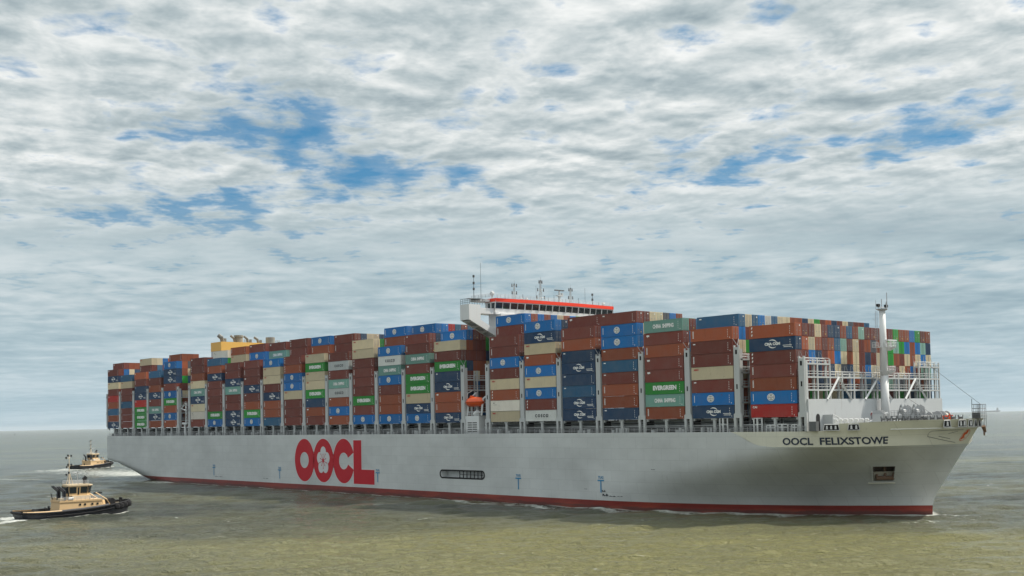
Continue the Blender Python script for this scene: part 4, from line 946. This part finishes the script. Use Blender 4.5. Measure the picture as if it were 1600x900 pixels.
# ------------------------------------------------------------------ people
def person(loc, rz, top, legs, label, arm=.3):
    P_ = [(0, 0, .93), (0, 0, 1.18), (0, 0, 1.42), (0, 0, 1.54), (.02, 0, 1.68), (0, .1, .9), (.03, .12, .48), (0, .13, .05), (.12, .13, .03), (0, -.1, .9), (-.03, -.12, .48), (-.05, -.13, .05), (.07, -.13, .03),
          (0, .2, 1.40), (.05, .26, 1.12), (.28, .22, 1.05), (0, -.2, 1.40), (.03, -.27, 1.12), (.15*arm, -.27, .86)]
    E_ = [(0, 1), (1, 2), (2, 3), (3, 4), (0, 5), (5, 6), (6, 7), (7, 8), (0, 9), (9, 10), (10, 11), (11, 12), (2, 13), (13, 14), (14, 15), (2, 16), (16, 17), (17, 18)]
    rad = [.15, .14, .16, .055, .10, .09, .065, .045, .04, .09, .065, .045, .04, .06, .045, .035, .06, .045, .035]
    me = bpy.data.meshes.new('person'); me.from_pydata(P_, E_, []); o = link('person', me)
    sm = o.modifiers.new('skin', 'SKIN'); o.modifiers.new('sub', 'SUBSURF').levels = 1
    for i, r_ in enumerate(rad): me.skin_vertices[0].data[i].radius = (r_, r_*1.05)
    me.skin_vertices[0].data[0].use_root = True
    bpy.context.view_layer.update(); me2 = bpy.data.meshes.new_from_object(o.evaluated_get(bpy.context.evaluated_depsgraph_get())); o.modifiers.clear(); o.data = me2
    SK = paint('skin', (.45, .25, .17), dirt=0, vary=.02); me2.materials.clear()
    for q in (top, legs, SK): me2.materials.append(q)
    for p_ in me2.polygons: z = p_.center.z; p_.material_index = 2 if z > 1.5 or (p_.center.x > .22 and z > .9) else 0 if z > .92 else 1; p_.use_smooth = True
    hm = MB(); hm.lathe((.02, 0, 0), [(.125, 1.66), (.12, 1.76), (.07, 1.82), (.01, 1.84)], 12); hm.build('hard_hat', MARKW, o, True)
    o.location = loc; o.rotation_euler = (0, 0, rz); tag(o, label, 'person'); return o
m_ = MB(); m_.box(376.8, 380.0, -11.0, -8.0, 19.75, 19.95)
for x in (377, 379.8):
    for y in (-10.8, -8.2): m_.bar((x, y, DECK), (x, y, 19.8), .08)
m_.build('lookout_step', GREY, ship)
REDC = paint('dark_red_overalls', (.20, .015, .015), dirt=0); 
person((378, -9.3, 19.96), -.9, REDC, paint('dark_trousers', (.03, .03, .04), dirt=0), 'crew member in dark red overalls and white helmet standing near the foremast')
person((BX0+1.5, -25.0, 57.0-1.0), -1.2, REDC, REDC, 'small crew member in dark red on the bridge wing by the canopy') if False else None
# ------------------------------------------------------------------ tugs
def tug(loc, rz, label):
    T = tag(empty('tugboat', loc, rz), label, 'tugboat', 'tugs attending the container ship')
    xs = [-14.6, -14.3, -13.5, -12, -9, -5, 0, 4, 7.5, 10, 12, 13.4, 14.3, 14.8]
    bw = [3.6, 4.2, 4.8, 5.2, 5.4, 5.5, 5.5, 5.45, 5.1, 4.4, 3.5, 2.5, 1.5, .5]
    zd = [1.9, 1.9, 1.85, 1.8, 1.75, 1.8, 2.0, 2.3, 2.7, 3.0, 3.25, 3.4, 3.5, 3.55]
    m_ = MB(); rows = []
    for f in (-1, -.45, 0, .5, 1):
        r = []
        for side in (-1, 1):
            seq = range(len(xs)) if side < 0 else range(len(xs)-1, -1, -1)
            for i in seq:
                z = zd[i]*max(f, 0)+(f*1.2 if f < 0 else 0); k = {-1: .55, -.45: .8, 0: .90, .5: .96, 1: 1}[f]
                xx = xs[i]*({-1: .80, -.45: .9, 0: .955, .5: .98, 1: 1}[f] if abs(xs[i]) > 8 else 1); r.append((xx, side*bw[i]*k, z))
        r.append(r[0]); rows.append(r)
    m_.grid(rows); m_.build('hull', TUGHULL, T, True)
    m_ = MB(); n_ = len(xs)
    for i in range(n_-1): m_.quad((xs[i], -bw[i], zd[i]-.5), (xs[i+1], -bw[i+1], zd[i+1]-.5), (xs[i+1], bw[i+1], zd[i+1]-.5), (xs[i], bw[i], zd[i]-.5))
    m_.build('deck', paint('green_brown_deck', (.14, .11, .07), dirt=.3), T)
    m_ = MB()
    for sg in (-1, 1):
        for i in range(n_-1):
            a, b_ = Vector((xs[i], sg*bw[i]*1.01, zd[i]-.15)), Vector((xs[i+1], sg*bw[i+1]*1.01, zd[i+1]-.15)); m_.bar(a, b_, .26, .26, 6)
            if 3 < i < 10: m_.bar(a-Vector((0, 0, .85)), b_-Vector((0, 0, .9)), .16, .16, 5)
    m_.bar((xs[0], -bw[0], 1.75), (xs[0], bw[0], 1.75), .34, None, 8); m_.build('rubbing_fender', BLACK, T)
    m_ = MB()
    for sg in (-1, 1):
        for i in range(4, 8): m_.quad((xs[i], sg*(bw[i]-.1), zd[i]-.1), (xs[i+1], sg*(bw[i+1]-.1), zd[i+1]-.1), (xs[i+1], sg*(bw[i+1]-.35), zd[i+1]+.35), (xs[i], sg*(bw[i]-.35), zd[i]+.35), 1)
        for i in range(1, 5): m_.quad((xs[i], sg*(bw[i]-.1), zd[i]-.05), (xs[i+1], sg*(bw[i+1]-.1), zd[i+1]-.05), (xs[i+1], sg*(bw[i+1]-.3), zd[i+1]+.3), (xs[i], sg*(bw[i]-.3), zd[i]+.3))
    m_.build('bulwark', [BUFF, TUGHULL], T)
    for i, (x, z, yb_) in enumerate(((14.9, 2.7, 0), (14.5, 2.6, 1.5), (14.5, 2.6, -1.5), (13.6, 2.5, -2.7), (13.6, 2.5, 2.7), (12.3, 2.4, -3.6), (11, 2.2, -4.2), (9.7, 2.1, -4.7))):
        f_ = MB(); f_.lathe((0, 0, 0), [(.45, -.3), (.75, -.2), (.75, .2), (.45, .3)], 14, 'x' if abs(yb_) < 2 else 'y'); o = f_.build('tyre_fender', BLACK, T, True); o.location = (x, yb_, z)
    m_ = MB()
    base = [(-5.0, -3.2), (6.4, -3.2), (8.0, -1.6), (8.0, 1.6), (6.4, 3.2), (-5.0, 3.2)]
    def prism(m_, pts, z0, z1, k=1, mi=0):
        n0 = len(pts); lo = [(x, y, z0) for x, y in pts]; hi = [(x*k, y*k, z1) for x, y in pts]
        for i in range(n0): m_.quad(lo[i], lo[(i+1) % n0], hi[(i+1) % n0], hi[i], mi)
        m_.poly(hi, mi)
    prism(m_, base, 1.3, 3.85, .95); m_.box(-4.9, 6.5, -3.2, 3.2, 3.85, 4.27); dh = m_.build('deckhouse', BUFF, T)
    for x in (.2, 1.5, 3.4, 4.8):
        for sg in (-1, 1): w_ = MB(); w_.box(x, x+.5, sg*3.16-.04, sg*3.16+.04, 2.85, 3.35); w_.build('window', GLASS, dh)
    m_ = MB(); m_.box(-1.2, 3.6, -2.2, 2.2, 4.27, 5.4); m_.build('upper_deckhouse', BUFFL, T)
    m_ = MB(); wl = [(-2.0, -1.7), (2.8, -1.7), (3.8, -.9), (3.8, .9), (2.8, 1.7), (-2.0, 1.7)]
    prism(m_, wl, 5.3, 7.9, 1.13); m_.build('wheelhouse', BUFF, T)
    wh_ = [o for o in col.objects if o.parent == T and o.name.startswith('wheelhouse')][0]
    m_ = MB(); prism(m_, [(x*1.2, y*1.2) for x, y in wl], 7.9, 8.15, 1.0); m_.box(-2.3, 3.4, -2, 2, 8.15, 8.35); m_.build('roof', BUFFL, wh_)
    def pane(p0, p1, z0, z1, e=.06):
        k0, k1 = 1+.13*(z0-5.3)/2.6, 1+.13*(z1-5.3)/2.6; p0, p1 = Vector((*p0, 0)), Vector((*p1, 0)); nr = (p1-p0).cross(Vector((0, 0, 1))).normalized()*e
        q = MB(); q.quad(p0*k0+nr+Vector((0, 0, z0)), p1*k0+nr+Vector((0, 0, z0)), p1*k1+nr+Vector((0, 0, z1)), p0*k1+nr+Vector((0, 0, z1))); q.build('window', GLASS, wh_)
    for a, b_ in ((-1.7, .0), (1.0, 2.6)): pane((a, -1.7), (b_, -1.7), 6.0, 7.65); pane((b_, 1.7), (a, 1.7), 6.0, 7.65)
    pane((2.95, -1.6), (3.7, -1.0), 6.0, 7.65); pane((3.8, -.8), (3.8, .8), 6.0, 7.65); pane((3.7, 1.0), (2.95, 1.6), 6.0, 7.65); pane((-2, 1.5), (-2, -1.5), 6.0, 7.65); pane((.3, -1.7), (.7, -1.7), 5.6, 7.5)
    m_ = MB()
    for sg in (-1, 1): m_.beam((-2.0, sg*1.72, 5.3), (-2.3, sg*1.97, 7.9), .22); m_.beam((2.8, sg*1.72, 5.9), (3.17, sg*1.95, 7.9), .14); m_.beam((3.8, sg*.92, 5.9), (4.3, sg*1.04, 7.9), .14)
    m_.build('window_frame', BLACK, wh_)
    for sg in (-1, 1):
        m_ = MB(); y = sg*1.9
        for dx in (0, .5): m_.bar((-3.0-dx, y, 4.2), (-3.0-dx, y, 6.6), .26, .26, 8); m_.bar((-3.0-dx, y, 6.6), (-4.6-dx, y, 8.0), .26, .2, 8)
        m_.bar((-4.9, y, 4.6), (-5.2, y, 6.2), .12); m_.build('exhaust_stack', TUGHULL, T)
    m_ = MB(); m_.box(-4.95, -3.7, -3.1, -2.0, 4.27, 4.95); m_.box(-4.95, -3.7, 2.0, 3.1, 4.27, 4.95); m_.build('liferaft_bench', BUFFL, T)
    m_ = MB(); m_.bar((-2.4, -2.8, 4.7), (-1.2, -2.8, 4.7), .36, None, 10); m_.bar((-2.4, 2.8, 4.7), (-1.2, 2.8, 4.7), .36, None, 10); m_.build('liferaft', MARKW, T)
    m_ = MB(); m_.bar((-1.2, 0, 8.3), (-1.2, 0, 16.0), .13, .06, 6); m_.bar((-.2, 0, 8.3), (-1.2, 0, 11.6), .08, None, 5); m_.bar((-2, 0, 8.3), (-1.2, 0, 11.2), .06, None, 5)
    for z, dx in ((15.6, -.3), (15.0, -.75), (13.2, -.3), (12.6, -.6), (11.1, -.1), (10.6, -.7)): m_.bar((-1.2+dx, 0, z), (-1.2+dx, 0, z+.5), .22, .22, 6, 1); m_.bar((-1.2, 0, z+.2), (-1.2+dx, 0, z+.2), .05, None, 4)
    for z in (15.2, 12.9): m_.bar((-1.2, 0, z), (-.6, 0, z+.5), .05, None, 4); m_.bar((-.65, 0, z+.3), (-.65, 0, z+.8), .18, .18, 6, 1)
    m_.build('mast', [BUFFL, BLACK], T)
    m_ = MB(); rail(m_, (-2.2, -1.9, 8.35), (3.2, -1.9, 8.35), .9, .9, .04); rail(m_, (-2.2, 1.9, 8.35), (3.2, 1.9, 8.35), .9, .9, .04)
    m_.bar((1.0, 0, 8.3), (1.0, 0, 11.6), .1, None, 5); m_.bar((1.0, -1.1, 11.3), (1.0, 1.1, 11.3), .12, None, 5); m_.bar((-.4, 0, 11.3), (2.4, 0, 11.3), .07, None, 4); rail(m_, (-4.8, -3.2, 4.27), (6.2, -3.2, 4.27), .9, 1.1, .035); rail(m_, (-4.8, 3.2, 4.27), (6.2, 3.2, 4.27), .9, 1.1, .035)
    m_.build('handrail', GALV, T)
    m_ = MB(); m_.bar((2.6, -.6, 8.4), (2.6, -.6, 9.4), .4, .5, 8); m_.bar((2.3, -.6, 9.4), (3.0, -.6, 10.1), .45, .5, 8); m_.bar((3.4, .6, 8.5), (3.4, .6, 9.4), .25, .3, 8); m_.box(4.4, 6.6, -2.4, -2.0, 5.6, 6.0); m_.build('fire_monitor', BLACK, T)
    m_ = MB(); m_.beam((4.6, -3.0, 6.0), (7.6, -3.0, 4.0), .22); m_.beam((4.6, 3.0, 6.0), (7.6, 3.0, 4.0), .22); m_.beam((7.6, -3, 4.0), (8.6, -2.6, 2.6), .2); m_.build('sloping_brace', BUFF, T)
    m_ = MB(); m_.box(8.4, 10.8, -1.6, 1.6, 2.2, 2.9); m_.bar((9.6, -1.7, 3.4), (9.6, 1.7, 3.4), .85, None, 12); m_.bar((12.6, -.5, 2.8), (12.6, -.5, 4.2), .2); m_.bar((12.6, .5, 2.8), (12.6, .5, 4.2), .2); m_.bar((12.6, -.8, 4.0), (12.6, .8, 4.0), .22); m_.build('bow_winch', BLACK, T)
    m_ = MB(); m_.box(-10.6, -9.2, -1, 1, 1.3, 2.2); m_.bar((-8, -1.6, 1.3), (-8, -1.6, 2.9), .12); m_.bar((-6.5, 0, 1.3), (-6.5, 0, 3.0), .25); m_.box(-12.5, -11.6, -2.6, -1.4, 1.3, 1.9); m_.build('stern_gear', BLACK, T)
    return T
TUG1 = (214.2, -125.6); TUG2 = (-139.5, 19)
tug((TUG1[0], TUG1[1], SEA), R(90), 'nearer tug with buff deckhouse, black hull and tall mast, ahead of a white wake')
t2 = tug((TUG2[0], TUG2[1], SEA), R(117), 'smaller distant tug under the stern of the container ship')
# ------------------------------------------------------------------ far ship and buoy
fs = tag(empty('distant_cargo_ship', (0, 0, SEA)), 'faint grey cargo ship on the horizon beyond the bow', 'ship')
def far_pt(px, dist):
    d = fw+rt*((px-800)/FPX); d.z = 0; d.normalize(); return Vector((CAM.x, CAM.y, SEA))+d*dist, d
pt, dd = far_pt(1549, 21000); side_ = Vector((-dd.y, dd.x, 0))*-1
fs.location = pt; fs.rotation_euler = (0, 0, math.atan2(side_.y, side_.x))
HAZEG = paint('far_grey_paint', (.25, .28, .30), dirt=0)
m_ = MB(); m_.poly([(-110, -14, 0), (100, -14, 0), (120, -14, 26), (-115, -14, 22)]); m_.poly([(-110, 14, 0), (100, 14, 0), (120, 14, 26), (-115, 14, 22)]); m_.quad((-115, -14, 22), (120, -14, 26), (120, 14, 26), (-115, 14, 22)); m_.quad((100, -14, 0), (100, 14, 0), (120, 14, 26), (120, -14, 26)); m_.build('hull', HAZEG, fs)
m_ = MB(); m_.box(55, 85, -12, 12, 26, 62); m_.box(62, 72, -4, 4, 62, 74); m_.build('superstructure', HAZEG, fs)
pt, dd = far_pt(23, 5200)
by = tag(empty('channel_buoy', (pt.x, pt.y, SEA)), 'tiny dark channel buoy near the horizon off the stern', 'buoy')
m_ = MB(); m_.lathe((0, 0, 0), [(2.6, -.4), (2.6, 1.3), (.9, 1.6)], 14); m_.build('float', GREYD, by)
m_ = MB()
for i in range(4): a = R(90*i+45); m_.bar((1.4*math.cos(a), 1.4*math.sin(a), 1.3), (.3*math.cos(a), .3*math.sin(a), 7), .2)
m_.box(-.9, .9, -.9, .9, 4.2, 7.6); m_.build('lattice_top', GREYD, by)
# ------------------------------------------------------------------ the sea
NA = 1100
az = np.linspace(YAW-R(40), YAW+R(40), NA); rr = np.concatenate([1/np.linspace(1/70, 1/3000, 1300), 3000*np.exp(np.linspace(0, 1, 70)[1:]*math.log(28000/3000))]); NR = len(rr)
step = np.gradient(rr)
AZ, RR = np.meshgrid(az, rr); X = CAM.x+RR*np.cos(AZ); Y = CAM.y+RR*np.sin(AZ)
Z = np.full_like(X, SEA); DX = np.zeros_like(X); DY = np.zeros_like(X)
sp = np.maximum(step[:, None], RR*(az[1]-az[0]))
wd0 = 2.6                       # wind direction
for k in range(90):
    lam = 1.2*np.exp(rng.uniform(0, 1)*math.log(24/1.2)); th = wd0+rng.normal(0, .42); ph = rng.uniform(0, 6.28)
    amp = .0105*lam**.62; kx, ky = 2*math.pi/lam*math.cos(th), 2*math.pi/lam*math.sin(th)
    fade = np.clip((lam/sp-2.2)/2.5, 0, 1); a = kx*X+ky*Y+ph
    Z += amp*fade*np.sin(a); DX -= amp*fade*math.cos(th)*np.cos(a)*.8; DY -= amp*fade*math.sin(th)*np.cos(a)*.8
wl_s = np.arange(-10, 400, 1.0); wl_h = np.array([halfb(s_, -1.2) if .5 < s_ < 386.6 else 0 for s_ in wl_s])
hb = np.interp(X, wl_s, wl_h, left=0, right=0); d = np.abs(Y)-hb
foam = np.where((X > 50) & (X < 388), .75*np.exp(-np.clip(d, 0, 99)/1.6), 0)
foam += np.where((X > 250) & (X < 392), .62*np.exp(-((d-2.2-.03*(392-X))/2.2)**2), 0)
foam += .55*np.exp(-((X-391)/5)**2-((Y+2)/2.5)**2)+.42*np.exp(-((X-400)/9)**2-((Y+10)/9)**2)+.3*np.exp(-((Y+18+.6*(395-X))/3)**2)*(X > 330)*(X < 400)
foam += 1.05*np.clip(1-(np.abs(Y)/ (26+np.clip(60-X, 0, 400)*.10)), 0, 1)**.5*(X < 62)*(X > -260)*np.clip(1-(62-X)/330, 0, 1)
foam += .5*np.exp(-((Y+35+.25*(60-X))/7)**2)*(X < 75)*(X > -60)
for (tx, ty), rz in ((TUG1, R(90)), (TUG2, R(117))):
    c_, s_ = math.cos(rz), math.sin(rz); lx = (X-tx)*c_+(Y-ty)*s_; ly = -(X-tx)*s_+(Y-ty)*c_
    hw = 4.9*np.sqrt(np.clip(1-(np.abs(lx)/14.6)**3, 0, 1)); dd_ = np.abs(ly)-hw
    foam += np.where(np.abs(lx) < 15.5, 1.0*np.exp(-(np.clip(dd_, 0, 9)/1.1)**2), 0)
    foam += .9*np.exp(-((np.abs(ly)-2-(15-lx)*.20)/1.3)**2)*(lx < 15)*(lx > -16)*.8
    kt = 1.0 if tx > 0 else .35
    foam += kt*.95*np.exp(-((np.abs(ly)-6-(-12-lx)*.10)/1.5)**2)*(lx < -8)*np.exp(-(-8-lx)/42)+kt*.75*np.exp(-(ly/(5+(-14-lx)*.03))**2)*(lx < -13)*np.exp(-(-13-lx)/40)
    Z += .35*np.exp(-((np.abs(ly)-3-(15-lx)*.22)/1.6)**2)*(lx < 16)*(lx > -30)
flat = np.clip(d/3, 0, 1)*((X > 0) & (X < 395))+~((X > 0) & (X < 395))
Z = SEA+(Z-SEA)*np.clip(flat, .25, 1)
vs = np.stack([X+DX, Y+DY, Z], -1).reshape(-1, 3); j, i = np.meshgrid(np.arange(NR-1), np.arange(NA-1), indexing='ij'); q = j*NA+i
fc = np.stack([q, q+NA, q+NA+1, q+1], -1).reshape(-1, 4)[:, ::-1]
me = bpy.data.meshes.new('sea'); me.vertices.add(len(vs)); me.vertices.foreach_set('co', vs.ravel().astype(np.float32))
me.loops.add(fc.size); me.loops.foreach_set('vertex_index', fc.ravel().astype(np.int32)); me.polygons.add(len(fc)); me.polygons.foreach_set('loop_start', np.arange(0, fc.size, 4, dtype=np.int32))
me.polygons.foreach_set('loop_total', np.full(len(fc), 4, dtype=np.int32)); me.polygons.foreach_set('use_smooth', np.ones(len(fc), dtype=bool)); me.update(); me.validate()
sunlit = np.exp(-((X-410)/125)**2-((Y+80)/120)**2)  # sunlit patch off the starboard bow, painted into the water colour
at2 = me.attributes.new('sunlit_tint', 'FLOAT', 'POINT'); at2.data.foreach_set('value', sunlit.ravel().astype(np.float32))
at = me.attributes.new('foam', 'FLOAT', 'POINT'); at.data.foreach_set('value', np.clip(foam, 0, 1).ravel().astype(np.float32))
WAT = bpy.data.materials.new('sea_water'); WAT.use_nodes = True; t = WAT.node_tree; b = t.nodes['Principled BSDF']
v = N(t, 'ShaderNodeTexCoord').outputs['Object']; fa = N(t, 'ShaderNodeAttribute', attribute_name='foam').outputs['Fac']
rotv = mapping(t, v, rot=(0, 0, -YAW+R(90)))          # streaks lie across the wind
n_big = noise(t, mapping(t, rotv, scale=(.35, 1, 1)), .012, 4, .55, .4)
sun_fac = N(t, 'ShaderNodeAttribute', attribute_name='sunlit_tint').outputs['Fac']
wc = mixc(t, math_(t, 'MULTIPLY', ramp(t, math_(t, 'ADD', n_big, math_(t, 'MULTIPLY', sun_fac, .35)), [(.50, 0), (.85, 1)]), 1.0), (.052, .062, .053), (.225, .215, .095))
n_mid = noise(t, mapping(t, rotv, scale=(.45, 1.2, 1)), .12, 5, .6, .3)
wc = mixc(t, ramp(t, n_mid, [(.40, 0), (.75, .45)]), wc, (.165, .162, .092))
n_f = noise(t, mapping(t, rotv, scale=(.6, 1.3, 1)), 1.0, 8, .72, .6)
fm_ = math_(t, 'ADD', math_(t, 'MULTIPLY', fa, .55), n_f); ff = ramp(t, fm_, [(.74, 0), (.90, 1)])
caps = math_(t, 'MULTIPLY', ramp(t, noise(t, mapping(t, rotv, scale=(.4, 1.3, 1)), .35, 9, .74, .5), [(.645, 0), (.70, 1)]), .6)
ff = math_(t, 'MAXIMUM', ff, caps)
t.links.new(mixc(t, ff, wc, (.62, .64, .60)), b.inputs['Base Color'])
rg = math_(t, 'ADD', math_(t, 'MULTIPLY', ff, .5), .16); t.links.new(rg, b.inputs['Roughness']); b.inputs['IOR'].default_value = 1.33
h1 = noise(t, mapping(t, rotv, scale=(.75, 1.2, 1)), .42, 9, .60, .6); h2 = noise(t, mapping(t, rotv, scale=(.6, 1.1, 1)), .10, 4, .55, .3)
h3 = noise(t, mapping(t, rotv, scale=(.6, 1.3, 1)), 1.5, 5, .62, .5)
hh = math_(t, 'ADD', math_(t, 'MULTIPLY', h1, 2.4), math_(t, 'ADD', math_(t, 'MULTIPLY', h2, 2.0), math_(t, 'MULTIPLY', h3, 1.3)))
bp = N(t, 'ShaderNodeBump'); bp.inputs['Strength'].default_value = 1.0; bp.inputs['Distance'].default_value = 1.0; t.links.new(hh, bp.inputs['Height']); t.links.new(bp.outputs[0], b.inputs['Normal'])
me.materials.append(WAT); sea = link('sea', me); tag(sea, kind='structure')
# plain water behind and beside the camera so the surface has no edge
m_ = MB(); bx = 28000
mm_ = MB(); c0 = np.array([CAM.x, CAM.y])
angs = np.linspace(YAW+R(40), YAW-R(40)+2*math.pi, 41)
for a0, a1 in zip(angs, angs[1:]):
    m_.poly([(c0[0], c0[1], SEA), (c0[0]+bx*math.cos(a0), c0[1]+bx*math.sin(a0), SEA), (c0[0]+bx*math.cos(a1), c0[1]+bx*math.sin(a1), SEA)])
angs = np.linspace(YAW-R(40), YAW+R(40), 41)
for a0, a1 in zip(angs, angs[1:]): m_.poly([(c0[0], c0[1], SEA), (c0[0]+70*math.cos(a0), c0[1]+70*math.sin(a0), SEA), (c0[0]+70*math.cos(a1), c0[1]+70*math.sin(a1), SEA)])
tag(m_.build('open_water', WAT), kind='structure')
print('objects', len(bpy.data.objects))

# ------------------------------------------------------------------ the air
hz_m = bpy.data.materials.new('haze_air'); hz_m.use_nodes = True; t = hz_m.node_tree; t.nodes.remove(t.nodes['Principled BSDF'])
pv = N(t, 'ShaderNodeVolumePrincipled'); pv.inputs['Color'].default_value = (.88, .93, .97, 1); pv.inputs['Density'].default_value = 2.0e-5; pv.inputs['Anisotropy'].default_value = .2
t.links.new(pv.outputs[0], t.nodes['Material Output'].inputs['Volume'])
m_ = MB(); m_.box(CAM.x-29000, CAM.x+29000, CAM.y-29000, CAM.y+29000, -8, 78)
tag(m_.build('haze', hz_m), kind='stuff')
